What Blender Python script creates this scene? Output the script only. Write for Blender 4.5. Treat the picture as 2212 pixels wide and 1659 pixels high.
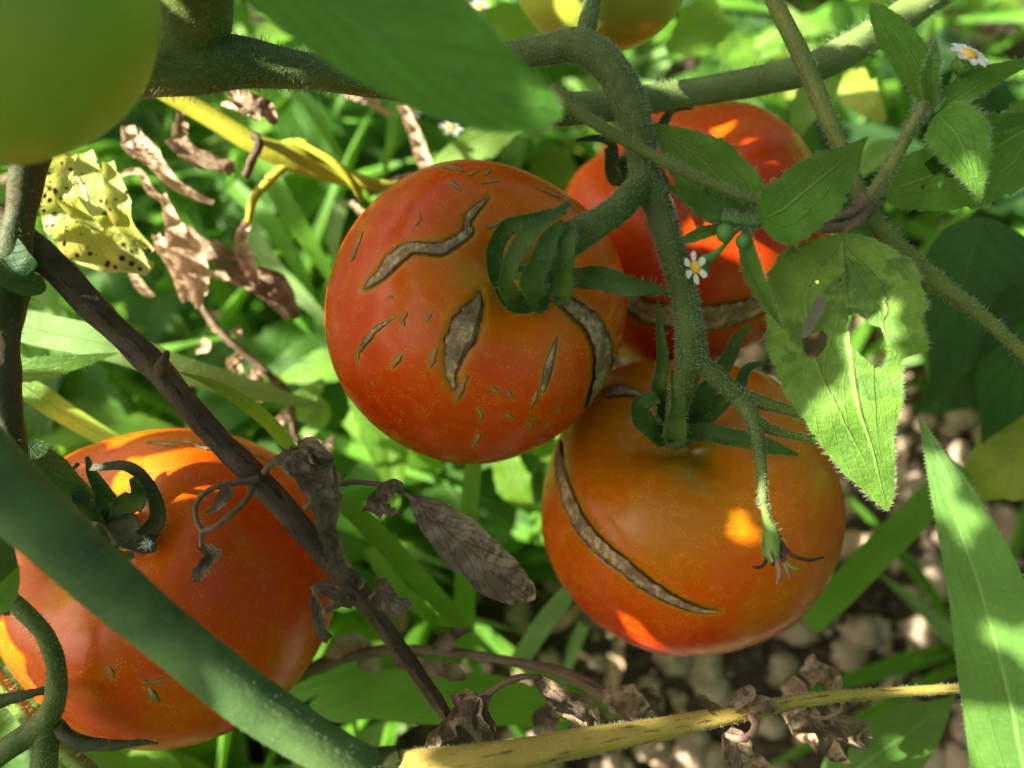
import bpy, math, random
import numpy as np
from mathutils import Vector, Matrix, noise
from mathutils.bvhtree import BVHTree

random.seed(7); RNG = np.random.default_rng(7)
scene = bpy.context.scene
for o in list(bpy.data.objects): bpy.data.objects.remove(o)

# ------------------------------------------------------------------ camera, sky, sun, exposure
F, CX, CY = 1915.0, 1106.0, 829.5            # focal length and centre in 2212 x 1659 picture units
TILT = math.radians(25); CAMH = 0.50
cd = bpy.data.cameras.new("camera"); cam = bpy.data.objects.new("camera", cd)
scene.collection.objects.link(cam)
cam.location = (0, 0, CAMH); cam.rotation_euler = (TILT, 0, 0)
cd.sensor_width = 36; cd.lens = 36 * F / 2212; cd.clip_start = 0.01; cd.clip_end = 200
cd.dof.use_dof = True; cd.dof.focus_distance = 0.240; cd.dof.aperture_fstop = cd.lens / 4.7
scene.camera = cam
CM = Matrix.Translation((0, 0, CAMH)) @ Matrix.Rotation(TILT, 4, 'X')
CMI = CM.inverted(); CAMP = Vector((0, 0, CAMH))
SUN = (CM.to_3x3() @ Vector((-0.78, 0.30, 0.55))).normalized()

w = bpy.data.worlds.new("World"); scene.world = w; w.use_nodes = True
nt = w.node_tree; nt.nodes.clear()
sky = nt.nodes.new('ShaderNodeTexSky'); sky.sky_type = 'NISHITA'; sky.sun_disc = False
sky.air_density = .5; sky.dust_density = 5; sky.ozone_density = 0
sky.sun_elevation = math.asin(SUN.z); sky.sun_rotation = math.atan2(SUN.x, SUN.y)
bg = nt.nodes.new('ShaderNodeBackground'); bg.inputs[1].default_value = 0.06
wo = nt.nodes.new('ShaderNodeOutputWorld')
nt.links.new(sky.outputs[0], bg.inputs[0]); nt.links.new(bg.outputs[0], wo.inputs[0])
sd = bpy.data.lights.new("sun", 'SUN'); sd.energy = 5.0; sd.angle = math.radians(0.53); sd.color = (1, 0.94, 0.82)
so = bpy.data.objects.new("sun", sd); scene.collection.objects.link(so)
so.rotation_euler = SUN.to_track_quat('Z', 'Y').to_euler()
vs = scene.view_settings; vs.view_transform = 'Standard'; vs.look = 'None'; vs.exposure = 2.05; vs.gamma = 1
vs.use_curve_mapping = False
scene.cycles.max_bounces = 8; scene.cycles.transparent_max_bounces = 8

# ------------------------------------------------------------------ helpers
def P(x, y, d): return CM @ Vector(((x - CX) * d / F, -(y - CY) * d / F, -d))
def G(x, y, h=0.0):                                    # where the ray of a picture point meets height h
    r = CM.to_3x3() @ Vector(((x - CX) / F, -(y - CY) / F, -1))
    return CAMP + r * ((h - CAMH) / r.z)
CMIa = np.array(CMI)
def proj(v):
    v = np.asarray(v); c = v @ CMIa[:3, :3].T + CMIa[:3, 3]
    return np.stack([CX + F * c[:, 0] / -c[:, 2], CY - F * c[:, 1] / -c[:, 2], -c[:, 2]], 1)

def tag(o, label=None, cat=None, group=None, kind=None):
    if label: o['label'] = label
    if cat: o['category'] = cat
    if group: o['group'] = group
    if kind: o['kind'] = kind
    return o
def thing(name, loc, label, cat, group=None, rz=0):
    o = bpy.data.objects.new(name, None); scene.collection.objects.link(o); o.location = loc
    o.empty_display_size = 0.01; o.rotation_euler = (0, 0, rz)
    return tag(o, label, cat, group)
def wloc(o):
    p = Vector(o.location)
    while o.parent: o = o.parent; p = p + Vector(o.location)
    return p
def mk(name, V, Fc, mat, parent=None, uv=None, attrs=None, smooth=True, label=None, kind=None):
    V = np.asarray(V, dtype=float)
    base = np.array(wloc(parent)) if parent else np.zeros(3)
    if parent:                                         # origin of the part at its own middle
        c = V.mean(0); loc = c - base
    else:
        c = V.mean(0); loc = c
    me = bpy.data.meshes.new(name); me.from_pydata((V - c).tolist(), [], [tuple(int(i) for i in f) for f in Fc])
    if uv is not None:
        ul = me.uv_layers.new(name='UVMap'); li = np.zeros(len(me.loops), dtype=np.int32)
        me.loops.foreach_get('vertex_index', li); ul.data.foreach_set('uv', np.asarray(uv, dtype=np.float32)[li].ravel())
    for k, a in (attrs or {}).items():
        at = me.attributes.new(k, 'FLOAT', 'POINT'); at.data.foreach_set('value', np.asarray(a, dtype=np.float32))
    if smooth: me.polygons.foreach_set('use_smooth', [True] * len(me.polygons))
    me.materials.append(mat); me.update()
    o = bpy.data.objects.new(name, me); scene.collection.objects.link(o); o.location = loc
    if parent: o.parent = parent
    tag(o, label, kind=kind)
    return o
def cat(pts, n):                                       # Catmull-Rom through rows of numbers
    p = np.array(pts, dtype=float)
    if len(p) == 2: p = np.array([p[0], (p[0] + p[1]) / 2, p[1]])
    e = np.vstack([2 * p[0] - p[1], p, 2 * p[-1] - p[-2]])
    out = []
    for t in np.linspace(0, len(p) - 1 - 1e-9, n):
        i = int(t); f = t - i; a, b, c, d = e[i], e[i + 1], e[i + 2], e[i + 3]
        out.append(0.5 * ((2 * b) + (-a + c) * f + (2 * a - 5 * b + 4 * c - d) * f * f + (-a + 3 * b - 3 * c + d) * f ** 3))
    return np.array(out)
def grid_faces(nu, nv, wrap=False):
    f = []
    for i in range(nu - 1):
        for j in range(nv if wrap else nv - 1):
            k = (j + 1) % nv
            f.append((i * nv + j, i * nv + k, (i + 1) * nv + k, (i + 1) * nv + j))
    return f
def nz(p, s, o=0): return noise.noise(Vector((p[0] * s + o, p[1] * s + o * 1.7, p[2] * s)))

class Hairs:
    def __init__(s): s.v = []; s.f = []
    def add(s, p, d, L, w):
        d = Vector(d).normalized(); a = d.orthogonal().normalized(); b = d.cross(a); k = len(s.v)
        bend = Vector((random.uniform(-1, 1), random.uniform(-1, 1), random.uniform(-1, 1))) * L * 0.25
        p = Vector(p); m = p + d * L * 0.55 + bend * 0.3; t = p + d * L + bend
        for q, r in ((p, w), (m, w * 0.7)):
            for an in (0, 2.09, 4.19): s.v.append(q + (a * math.cos(an) + b * math.sin(an)) * r)
        s.v.append(t)
        for j in range(3):
            n = (j + 1) % 3
            s.f += [(k + j, k + n, k + 3 + n, k + 3 + j), (k + 3 + j, k + 3 + n, k + 6)]
    def build(s, parent, mat, name='fine_hairs'):
        if s.v: mk(name, np.array([tuple(q) for q in s.v]), s.f, mat, parent, kind='stuff')

def tube(pts, mat, name='stem', parent=None, seg=9, sides=16, hair=None, hs=None, bump=0.05, ridge=0.0, label=None, closed=True, hlen=0.0011, hw=0.00006, seed=0):
    """pts rows: x, y, depth, radius (picture units)"""
    n = max(8, (len(pts) - 1) * seg); q = cat(pts, n)
    C = [P(a[0], a[1], a[2]) for a in q]; R = [max(a[3], 0.5) * a[2] / F for a in q]
    return tube3(C, R, mat, name, parent, sides, hair, hs, bump, ridge, label, hlen, hw, seed)
def tube3(C, R, mat, name='stem', parent=None, sides=16, hair=None, hs=None, bump=0.05, ridge=0.0, label=None, hlen=0.0011, hw=0.00006, seed=0, uv=True):
    n = len(C); V = []; UV = []; up = None; acc = 0
    T = [(C[min(i + 1, n - 1)] - C[max(i - 1, 0)]).normalized() for i in range(n)]
    ext = []
    a = T[0].orthogonal().normalized()
    for i in range(n):
        a = (a - T[i] * a.dot(T[i])).normalized(); b = T[i].cross(a)
        if i: acc += (C[i] - C[i - 1]).length
        for j in range(sides):
            an = 2 * math.pi * j / sides
            r = R[i] * (1 + bump * noise.noise(Vector((acc / max(R[0], .0003) * .45 + seed * 9, math.cos(an) * 1.2, math.sin(an) * 1.2))) * 2 + ridge * math.cos(an * 5))
            V.append(C[i] + (a * math.cos(an) + b * math.sin(an)) * r); UV.append((acc * 100, j / sides))
            ext.append(a * math.cos(an) + b * math.sin(an))
    fc = grid_faces(n, sides, True)
    k = len(V); V.append(C[0] - T[0] * R[0] * .3); V.append(C[-1] + T[-1] * R[-1] * .4); UV += [(0, .5), (acc * 100, .5)]
    for j in range(sides):
        fc.append((k, (j + 1) % sides, j)); fc.append((k + 1, (n - 1) * sides + j, (n - 1) * sides + (j + 1) % sides))
    if hair and hs is not None:
        for _ in range(hair):
            i = random.randrange(n - 1) ; f = random.random(); j = random.randrange(n and sides)
            p = V[i * sides + j].lerp(V[(i + 1) * sides + j], f).lerp(V[i * sides + (j + 1) % sides], random.random() * .5)
            d = ext[i * sides + j] + Vector((random.gauss(0, .3), random.gauss(0, .3), random.gauss(0, .3)))
            hs.add(p - d * 0.0001, d, hlen * random.uniform(.4, 1.5), hw * random.uniform(.7, 1.2))
    return mk(name, np.array([tuple(q) for q in V]), fc, mat, parent, UV, label=label)

def inpoly(x, y, poly):
    c = False; j = len(poly) - 1
    for i in range(len(poly)):
        a, b = poly[i], poly[j]
        if (a[1] > y) != (b[1] > y) and x < (b[0] - a[0]) * (y - a[1]) / (b[1] - a[1]) + a[0]: c = not c
        j = i
    return c
def blade(name, pts, W, mat, parent=None, roll=0, curl=0, fold=0, serr=(0, 1), wave=(0, 1), rum=0, rs=90, nu=60, nv=13, seed=0,
          holes=None, hs=None, nh=0, hlen=0.0012, label=None, ends=None, thick=0):
    """pts rows: x, y, depth; W rows: u, left width, right width (picture units)"""
    q = cat(pts, nu); C = [P(*a) for a in q]
    W = np.array(W, dtype=float); V = []; UV = []; 
    us = np.linspace(0, 1, nu)
    wl = np.interp(us, W[:, 0], W[:, 1]); wr = np.interp(us, W[:, 0], W[:, 2])
    ker = np.array([1, 2, 3, 2, 1]) / 9.0
    def sm(a):
        e = np.concatenate([[a[0]] * 2, a, [a[-1]] * 2]); r = np.convolve(e, ker, 'valid'); r[0], r[-1] = a[0], a[-1]; return r
    wl, wr = sm(wl), sm(wr)
    for i in range(nu):
        T = (C[min(i + 1, nu - 1)] - C[max(i - 1, 0)]).normalized(); Vw = (CAMP - C[i]).normalized()
        S = Vw.cross(T)
        S = S.normalized() if S.length > 1e-4 else T.orthogonal().normalized()
        N = T.cross(S); u = us[i]
        ro = roll if not isinstance(roll, (list, tuple)) else float(np.interp(u, np.linspace(0, 1, len(roll)), roll))
        cu = curl if not isinstance(curl, (list, tuple)) else float(np.interp(u, np.linspace(0, 1, len(curl)), curl))
        S, N = S * math.cos(ro) + N * math.sin(ro), N * math.cos(ro) - S * math.sin(ro)
        sc = q[i][2] / F
        for j in range(nv):
            v = -1 + 2 * j / (nv - 1); wd = (wl[i] if v > 0 else wr[i]) * sc
            if serr[0]:
                k = (u * serr[1] + (0.37 if v > 0 else 0) + seed * .13); saw = 1 - (k - math.floor(k))
                wd *= 1 - serr[0] * saw * (0.6 + 0.8 * abs(noise.noise(Vector((u * 9, v, seed)))))
            c = cu if abs(cu) > 1e-3 else 1e-3
            p = C[i] + S * (wd * math.sin(c * v) / c) + N * (wd * (1 - math.cos(c * v)) / c)
            p += N * wd * fold * abs(v)
            if wave[0]: p += N * wd * wave[0] * v * v * math.sin(6.28 * wave[1] * u + (1.3 if v > 0 else 0) + seed)
            if rum:
                wm = max(wl[i], wr[i]) * sc * .5 + wd * .5
                p += Vector((nz(p, rs, seed), nz(p, rs, seed + 31), nz(p, rs, seed + 67))) * (wm * rum)
                p += N * (wm * rum * .35 * nz(p, rs * 3.1, seed + 5))
            V.append(p); UV.append((u, j / (nv - 1)))
    fc = grid_faces(nu, nv)
    A = np.array([tuple(p) for p in V])
    if holes:
        pr = proj(A)
        fc = [f for f in fc if not any(inpoly(pr[list(f), 0].mean(), pr[list(f), 1].mean(), h) for h in holes)]
    if hs is not None and nh:
        for _ in range(nh):
            i = random.randrange(1, nu - 1); j = random.choice((0, nv - 1)) if random.random() < .75 else random.randrange(nv)
            p = V[i * nv + j]
            if j in (0, nv - 1):
                d = (V[i * nv + j] - V[i * nv + (1 if j == 0 else nv - 2)]).normalized() + Vector([random.gauss(0, .35) for _ in range(3)])
            else: d = Vector([random.gauss(0, .5) for _ in range(3)]) + (CAMP - p).normalized()
            hs.add(p, d, hlen * random.uniform(.4, 1.3), 0.00005)
    if thick:
        n0 = len(A); Vn = np.array([tuple((CAMP - Vector(a)).normalized()) for a in A]); B = A - Vn * thick
        f2 = [tuple(reversed([k + n0 for k in f])) for f in fc]; side = []
        bd = [i * nv for i in range(nu)] + [(nu - 1) * nv + j for j in range(1, nv)] + [i * nv + nv - 1 for i in range(nu - 2, -1, -1)] + [j for j in range(nv - 2, 0, -1)]
        for a, b in zip(bd, bd[1:] + bd[:1]): side.append((a, b, b + n0, a + n0))
        A = np.vstack([A, B]); fc = fc + f2 + side; UV = UV + UV
    return mk(name, A, fc, mat, parent, UV, label=label)

# ------------------------------------------------------------------ node helper and materials
class NT:
    def __init__(s, name):
        s.m = bpy.data.materials.new(name); s.m.use_nodes = True; s.t = s.m.node_tree; s.t.nodes.clear()
        s.out = s.n('ShaderNodeOutputMaterial')
    def n(s, ty, **kw):
        x = s.t.nodes.new(ty)
        for k, v in kw.items(): setattr(x, k, v)
        return x
    def put(s, sock, v):
        if isinstance(v, bpy.types.NodeSocket): s.t.links.new(v, sock)
        elif isinstance(v, (tuple, list)): sock.default_value = tuple(v) + ((1,) if len(v) == 3 and len(sock.default_value) == 4 else ())
        else: sock.default_value = v
    def math(s, op, a, b=0.0, c=0.0, clamp=False):
        x = s.n('ShaderNodeMath', operation=op); x.use_clamp = clamp
        s.put(x.inputs[0], a); s.put(x.inputs[1], b); s.put(x.inputs[2], c); return x.outputs[0]
    def mix(s, f, a, b):
        x = s.n('ShaderNodeMix', data_type='RGBA'); s.put(x.inputs[0], f); s.put(x.inputs[6], a); s.put(x.inputs[7], b); return x.outputs[2]
    def ramp(s, v, lo, hi, a=0.0, b=1.0):
        x = s.n('ShaderNodeMapRange'); x.interpolation_type = 'SMOOTHSTEP'
        for i, q in enumerate((v, lo, hi, a, b)): s.put(x.inputs[i], q)
        return x.outputs[0]
    def noise(s, scale, detail=3, co=None, rough=.55, dist=0):
        x = s.n('ShaderNodeTexNoise'); x.inputs['Scale'].default_value = scale; x.inputs['Detail'].default_value = detail
        x.inputs['Roughness'].default_value = rough; x.inputs['Distortion'].default_value = dist
        s.put(x.inputs['Vector'], co if co is not None else s.obj()); return x.outputs['Fac']
    def voro(s, scale, co=None, feat='F1'):
        x = s.n('ShaderNodeTexVoronoi'); x.feature = feat; x.inputs['Scale'].default_value = scale
        s.put(x.inputs['Vector'], co if co is not None else s.obj()); return x.outputs['Distance']
    def obj(s):
        if not hasattr(s, 'tc'): s.tc = s.n('ShaderNodeTexCoord')
        return s.tc.outputs['Object']
    def uv(s):
        s.obj(); x = s.n('ShaderNodeSeparateXYZ'); s.put(x.inputs[0], s.tc.outputs['UV']); return x.outputs[0], x.outputs[1]
    def scaleuv(s, a, b):
        s.obj(); x = s.n('ShaderNodeVectorMath', operation='MULTIPLY'); s.put(x.inputs[0], s.tc.outputs['UV']); x.inputs[1].default_value = (a, b, 1); return x.outputs[0]
    def attr(s, nm): x = s.n('ShaderNodeAttribute', attribute_name=nm); return x.outputs['Fac']
    def bump(s, h, dist=.0005, st=.6):
        x = s.n('ShaderNodeBump'); s.put(x.inputs['Height'], h); x.inputs['Distance'].default_value = dist; x.inputs['Strength'].default_value = st; return x.outputs[0]
    def pr(s, col, rough=.5, norm=None, spec=.5, sss=0, ssr=(1, .3, .1), sscale=.003, coat=0, sheen=0):
        x = s.n('ShaderNodeBsdfPrincipled'); s.put(x.inputs['Base Color'], col); s.put(x.inputs['Roughness'], rough)
        x.inputs['Specular IOR Level'].default_value = spec
        if norm is not None: s.put(x.inputs['Normal'], norm)
        if sss: x.inputs['Subsurface Weight'].default_value = sss; x.inputs['Subsurface Radius'].default_value = ssr; x.inputs['Subsurface Scale'].default_value = sscale
        if coat: x.inputs['Coat Weight'].default_value = coat; x.inputs['Coat Roughness'].default_value = .25
        if sheen: x.inputs['Sheen Weight'].default_value = sheen
        return x.outputs[0]
    def mixs(s, f, a, b):
        x = s.n('ShaderNodeMixShader'); s.put(x.inputs[0], f); s.put(x.inputs[1], a); s.put(x.inputs[2], b); return x.outputs[0]
    def trans(s, col, norm=None):
        x = s.n('ShaderNodeBsdfTranslucent'); s.put(x.inputs[0], col)
        if norm is not None: s.put(x.inputs['Normal'], norm)
        return x.outputs[0]
    def end(s, sh): s.t.links.new(sh, s.out.inputs[0]); return s.m

def leafmat(name, c1, c2, vein, tr, tf=.42, nvein=7, slope=1.1, rough=.5, vs=.55, spots=None, parallel=False, blot=None, bs=.0006, trin=False):
    m = NT(name); u, v = m.uv(); a = m.math('ABSOLUTE', m.math('SUBTRACT', m.math('MULTIPLY', v, 2.0), 1.0))
    big = m.noise(55, 3); fine = m.noise(900, 3)
    c = m.mix(m.ramp(big, .35, .65), c1, c2)
    mid = m.ramp(a, 0.0, 0.07, 1, 0)
    if parallel:
        wv = m.math('SINE', m.math('MULTIPLY', v, 75.0)); side = m.ramp(wv, .3, 1.0); h = side; vf = m.math('MULTIPLY', side, .25)
    else:
        tv = m.math('SUBTRACT', a, m.math('MULTIPLY', m.ramp(u, -.02, .30), m.math('SUBTRACT', .62, m.math('MULTIPLY', u, .40)))); tri = m.math('MULTIPLY', m.ramp(m.math('ABSOLUTE', tv), 0, .035, 1, 0), m.ramp(u, .7, .95, 1, 0)) if trin else 0.0
        k = m.math('SUBTRACT', m.math('MULTIPLY', m.math('ADD', u, m.math('MULTIPLY', m.noise(60, 2), .06)), float(nvein)), m.math('MULTIPLY', a, slope * 2.2))
        fr = m.math('ABSOLUTE', m.math('SUBTRACT', m.math('FRACT', k), .5)); side = m.ramp(fr, 0.0, 0.07, 1, 0)
        if trin: side = m.math('MAXIMUM', m.math('MULTIPLY', side, .35), tri)
        net = m.ramp(m.voro(420, feat='DISTANCE_TO_EDGE'), 0, .12, 1, 0)
        vf = m.math('MAXIMUM', m.math('MULTIPLY', side, vs), m.math('MULTIPLY', net, .12)); h = m.math('ADD', side, m.math('MULTIPLY', net, .18))
    vf = m.math('MAXIMUM', vf, mid)
    c = m.mix(vf, c, vein)
    c = m.mix(m.math('MULTIPLY', m.ramp(fine, .45, .75), .25), c, tuple(min(1, q * 1.8 + .01) for q in c2))
    t = m.mix(vf, tr, tuple(q * .75 for q in tr))
    if blot:
        bf = m.ramp(m.noise(70, 4), .56, .64); c = m.mix(bf, c, blot); t = m.mix(bf, t, tuple(q * .7 for q in blot))
    if spots:
        sf = m.ramp(m.math('ADD', m.voro(330), m.math('MULTIPLY', m.noise(70, 3), 1.0)), .66, .76, 1, 0)
        c = m.mix(sf, c, spots); t = m.mix(sf, t, spots)
    hh = m.math('ADD', m.math('MULTIPLY', h, -.7), m.math('ADD', m.math('MULTIPLY', m.noise(260, 3), .9), m.math('MULTIPLY', mid, -1.0)))
    nb = m.bump(hh, bs, .8)
    return m.end(m.mixs(tf, m.pr(c, rough, nb, .22), m.trans(t, nb)))

def stemmat(name, c1, c2, speck, rough=.55, sp=.5, streak=None, dens=.35, tint=None, bd=.0003):
    m = NT(name); big = m.noise(60, 3)
    c = m.mix(m.ramp(big, .35, .65), c1, c2)
    if streak:
        sf = m.ramp(m.noise(1.0, 5, m.scaleuv(.9, 16)), .55, .66); c = m.mix(sf, c, streak)
    v = m.voro(2200); rnd = m.noise(700, 1)
    sf = m.math('MULTIPLY', m.ramp(v, dens * .6, dens, 1, 0), m.math('MULTIPLY', m.ramp(rnd, .4, .6), sp))
    c = m.mix(sf, c, speck)
    if tint: c = m.mix(m.ramp(m.noise(25, 2), .5, .7), c, tint)
    nb = m.bump(m.math('ADD', m.noise(900, 3), m.math('MULTIPLY', sf, 1.2)), bd, .7)
    return m.end(m.pr(c, rough, nb, .22, sss=.12, ssr=(.4, 1, .2), sscale=.0015))

def tomatomat(name, stem, mid, far, ring, thr=(.16, .42, .8), rough=.27, spk=(.75, .35, .02), blush=None, spkf=.55, up=None):
    m = NT(name); th = m.attr('th'); halo = m.attr('halo'); n1 = m.noise(28, 3, dist=.6)
    t = m.math('ADD', th, m.math('MULTIPLY', m.math('SUBTRACT', n1, .5), .30))
    c = m.mix(m.ramp(t, thr[0], thr[1]), stem, mid); c = m.mix(m.ramp(t, thr[1], thr[2]), c, far)
    if blush: c = m.mix(m.math('MULTIPLY', m.ramp(m.noise(17, 3), .50, .64), .8), c, blush)
    c = m.mix(m.ramp(t, .05, .12, 1, 0), c, ring)
    hf = m.math('MULTIPLY', halo, .75); c = m.mix(m.math('MINIMUM', hf, 1.0), c, ring)
    sf = m.math('MULTIPLY', m.ramp(m.voro(1900), .16, .34, 1, 0), m.math('MULTIPLY', m.ramp(m.noise(240, 3), .42, .62), spkf))
    c = m.mix(sf, c, spk)
    dk = m.math('MULTIPLY', m.ramp(m.noise(420, 4), .60, .72), .22); c = m.mix(dk, c, tuple(q * .45 for q in mid))
    dots = m.ramp(m.voro(150), .035, .06, 1, 0); c = m.mix(m.math('MULTIPLY', dots, .5), c, (.5, .35, .12))
    h = m.math('ADD', m.math('MULTIPLY', m.noise(1500, 2), .5), m.math('MULTIPLY', m.noise(120, 3), .8))
    nb = m.bump(h, .00012, .5)
    r = m.math('ADD', rough, m.math('MULTIPLY', m.math('SUBTRACT', m.noise(80, 4), .5), .25))
    return m.end(m.pr(c, r, nb, .32, sss=.12, ssr=(1, .25, .06), sscale=.003))

def drymat(name, c1, c2, c3, tf=.15, s=160):
    m = NT(name); u, v = m.uv(); a = m.math('ABSOLUTE', m.math('SUBTRACT', m.math('MULTIPLY', v, 2.0), 1.0))
    c = m.mix(m.ramp(m.noise(s, 5), .38, .62), c1, c2); c = m.mix(m.math('MULTIPLY', m.ramp(m.noise(s * 3, 4), .5, .68), .7), c, c3)
    k = m.math('SUBTRACT', m.math('MULTIPLY', u, 7.0), m.math('MULTIPLY', a, 2.2))
    fr = m.math('ABSOLUTE', m.math('SUBTRACT', m.math('FRACT', k), .5)); ve = m.math('MAXIMUM', m.ramp(fr, 0, .1, 1, 0), m.ramp(a, 0, .08, 1, 0))
    c = m.mix(m.math('MULTIPLY', ve, .35), c, c3)
    h = m.math('ADD', m.math('ADD', m.noise(500, 5), m.math('MULTIPLY', m.noise(1700, 3), .4)), m.math('MULTIPLY', ve, -.35))
    nb = m.bump(h, .0007, .9)
    return m.end(m.mixs(tf, m.pr(c, .85, nb, .15), m.trans(c2, nb)))

def plain(name, col, rough=.6, tf=0, sss=0):
    m = NT(name); c = m.mix(m.ramp(m.noise(300, 3), .35, .65), col, tuple(q * .8 for q in col))
    sh = m.pr(c, rough, m.bump(m.noise(600, 3), .0002, .4), .3, sss=sss)
    return m.end(m.mixs(tf, sh, m.trans(col)) if tf else sh)

def corkmat(nm='cork_scar', light=False):
    m = NT(nm); u, v = m.uv(); a = m.math('ABSOLUTE', m.math('SUBTRACT', m.math('MULTIPLY', v, 2.0), 1.0))
    c = m.mix(m.ramp(m.noise(420, 5), .4, .6), (.36, .21, .09), (.62, .45, .25))
    c = m.mix(m.math('MULTIPLY', m.ramp(m.noise(700, 4), .5, .64), .45), c, (.22, .09, .04))
    c = m.mix(m.math('MULTIPLY', m.ramp(m.noise(1300, 2), .60, .72), .7), c, (.5, .42, .32))
    aa = m.math('ADD', a, m.math('MULTIPLY', m.math('SUBTRACT', m.noise(500, 3), .5), .5))
    c = m.mix(m.math('MULTIPLY', m.ramp(m.noise(130, 3), .45, .6), .6), c, (.13, .07, .04))
    c = m.mix(m.ramp(aa, .74, 1.0), c, (.06, .026, .016))
    if light: c = m.mix(m.ramp(m.noise(600, 3), .3, .7, .25, .8), c, (.50, .20, .05))
    h = m.math('ADD', m.noise(700, 5), m.ramp(aa, .6, .9, 0, -1.4))
    return m.end(m.pr(c, .8, m.bump(h, .0007, .9), .2))

M = {}
M['hair'] = plain('pale_hair', (.50, .56, .38), .5, .35)
M['hair_dim'] = plain('olive_hair', (.26, .32, .14), .5, .35)
M['cork'] = corkmat(); M['cork_small'] = corkmat('cork_fleck', True)
M['t1'] = tomatomat('skin_orange_red', (.72, .165, .001), (.72, .074, .001), (.56, .030, .001), (.50, .26, .004), thr=(.10, .27, .60), spkf=1.0, spk=(.95, .42, .02))
M['t2'] = tomatomat('skin_deep_red', (.62, .075, .002), (.52, .038, .002), (.36, .014, .002), (.42, .12, .005), blush=(.60, .10, .002), spkf=.15)
M['t3'] = tomatomat('skin_amber', (.50, .165, .002), (.66, .098, .001), (.62, .038, .001), (.30, .19, .004), thr=(.17, .35, .52), blush=(.56, .15, .001), spkf=1.0, spk=(.85, .45, .03))
M['t4'] = tomatomat('skin_bright_orange', (.68, .12, .001), (.70, .070, .001), (.62, .034, .001), (.48, .22, .004), thr=(.12, .36, .7), blush=(.70, .14, .001), spkf=1.0, spk=(.95, .42, .03))
M['t5'] = tomatomat('skin_green', (.24, .38, .035), (.28, .41, .035), (.33, .43, .04), (.24, .36, .03), blush=(.34, .40, .035), spk=(.4, .42, .1), rough=.42, spkf=.2)
M['t6'] = tomatomat('skin_yellow_green', (.34, .46, .05), (.36, .46, .05), (.40, .42, .04), (.32, .40, .04), blush=(.34, .30, .03), spk=(.6, .6, .2), rough=.3, spkf=.2)
M['stem'] = stemmat('green_stem', (.066, .105, .020), (.11, .155, .034), (.48, .50, .20), sp=1.0)
M['stem_far'] = stemmat('pale_stem', (.11, .165, .04), (.17, .23, .065), (.40, .42, .24), sp=.5)
M['stem_front'] = stemmat('blue_green_stem', (.055, .115, .032), (.11, .19, .055), (.34, .42, .2), sp=.35, bd=.0002)
M['stem_dark'] = stemmat('dark_stem', (.035, .050, .012), (.06, .08, .02), (.25, .26, .10), sp=.4, tint=(.09, .07, .035))
M['calyx'] = stemmat('calyx_green', (.038, .080, .012), (.075, .13, .02), (.32, .36, .14), sp=.35)
M['calyx_dry'] = stemmat('calyx_olive', (.05, .055, .02), (.09, .085, .035), (.2, .2, .12), sp=.3, tint=(.07, .04, .025))
M['ped_lime'] = stemmat('lime_pedicel', (.13, .22, .035), (.19, .28, .05), (.5, .5, .3), sp=.4)
M['weed_stem'] = stemmat('weed_stem', (.11, .155, .025), (.16, .20, .04), (.36, .4, .16), sp=.25, streak=(.15, .09, .05))
M['yellow'] = stemmat('yellow_stem', (.46, .33, .07), (.34, .26, .05), (.65, .55, .3), sp=.25, streak=(.12, .065, .03))
M['yellow2'] = stemmat('yellow_branch', (.42, .42, .035), (.34, .36, .03), (.75, .7, .3), sp=.2)
M['brown'] = stemmat('brown_stem', (.060, .036, .020), (.13, .088, .052), (.26, .2, .13), sp=.3, streak=(.025, .015, .012), bd=.0008)
M['brown_lt'] = stemmat('brown_twig', (.13, .088, .050), (.22, .155, .09), (.36, .28, .2), sp=.3, streak=(.05, .03, .02), bd=.0006)
M['leaf'] = leafmat('weed_leaf', (.045, .14, .014), (.075, .19, .02), (.22, .36, .08), (.32, .58, .05), tf=.38, trin=True)
M['leaf_hole'] = leafmat('chewed_leaf', (.07, .17, .02), (.15, .29, .04), (.26, .38, .10), (.42, .66, .06), tf=.36, blot=(.10, .21, .03), nvein=5, slope=1.6, trin=True, vs=.7)
M['leaf_front'] = leafmat('front_leaf', (.062, .19, .022), (.085, .24, .028), (.13, .32, .06), (.25, .55, .03), tf=.34, rough=.6)
M['leaf_spear'] = leafmat('spear_leaf', (.07, .16, .03), (.10, .22, .04), (.18, .32, .08), (.30, .55, .06), tf=.32, vs=.1, nvein=3, bs=.00015)
M['leaf_bg'] = leafmat('ground_leaf', (.09, .21, .02), (.16, .32, .03), (.25, .38, .08), (.42, .72, .05), tf=.45)
M['leaf_bg2'] = leafmat('ground_leaf_pale', (.16, .31, .05), (.25, .42, .09), (.3, .44, .14), (.46, .70, .10), tf=.42)
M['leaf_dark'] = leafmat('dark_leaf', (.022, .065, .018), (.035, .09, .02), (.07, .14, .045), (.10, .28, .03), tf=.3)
M['leaf_yel'] = leafmat('yellow_leaf', (.50, .56, .20), (.42, .48, .05), (.66, .68, .34), (.6, .58, .12), tf=.3, spots=(.045, .025, .018))
M['leaf_lime'] = leafmat('yellowing_leaf', (.22, .30, .035), (.30, .36, .05), (.35, .42, .1), (.5, .55, .05), tf=.35)
M['grass'] = leafmat('grass_blade', (.08, .23, .02), (.13, .31, .03), (.19, .38, .05), (.36, .70, .04), tf=.38, parallel=True, rough=.42)
M['grass2'] = leafmat('grass_pale', (.20, .36, .10), (.28, .46, .15), (.34, .5, .2), (.40, .62, .14), tf=.36, parallel=True, rough=.45)
M['dry'] = drymat('dry_leaf_grey', (.14, .105, .065), (.27, .205, .13), (.055, .036, .022))
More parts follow.
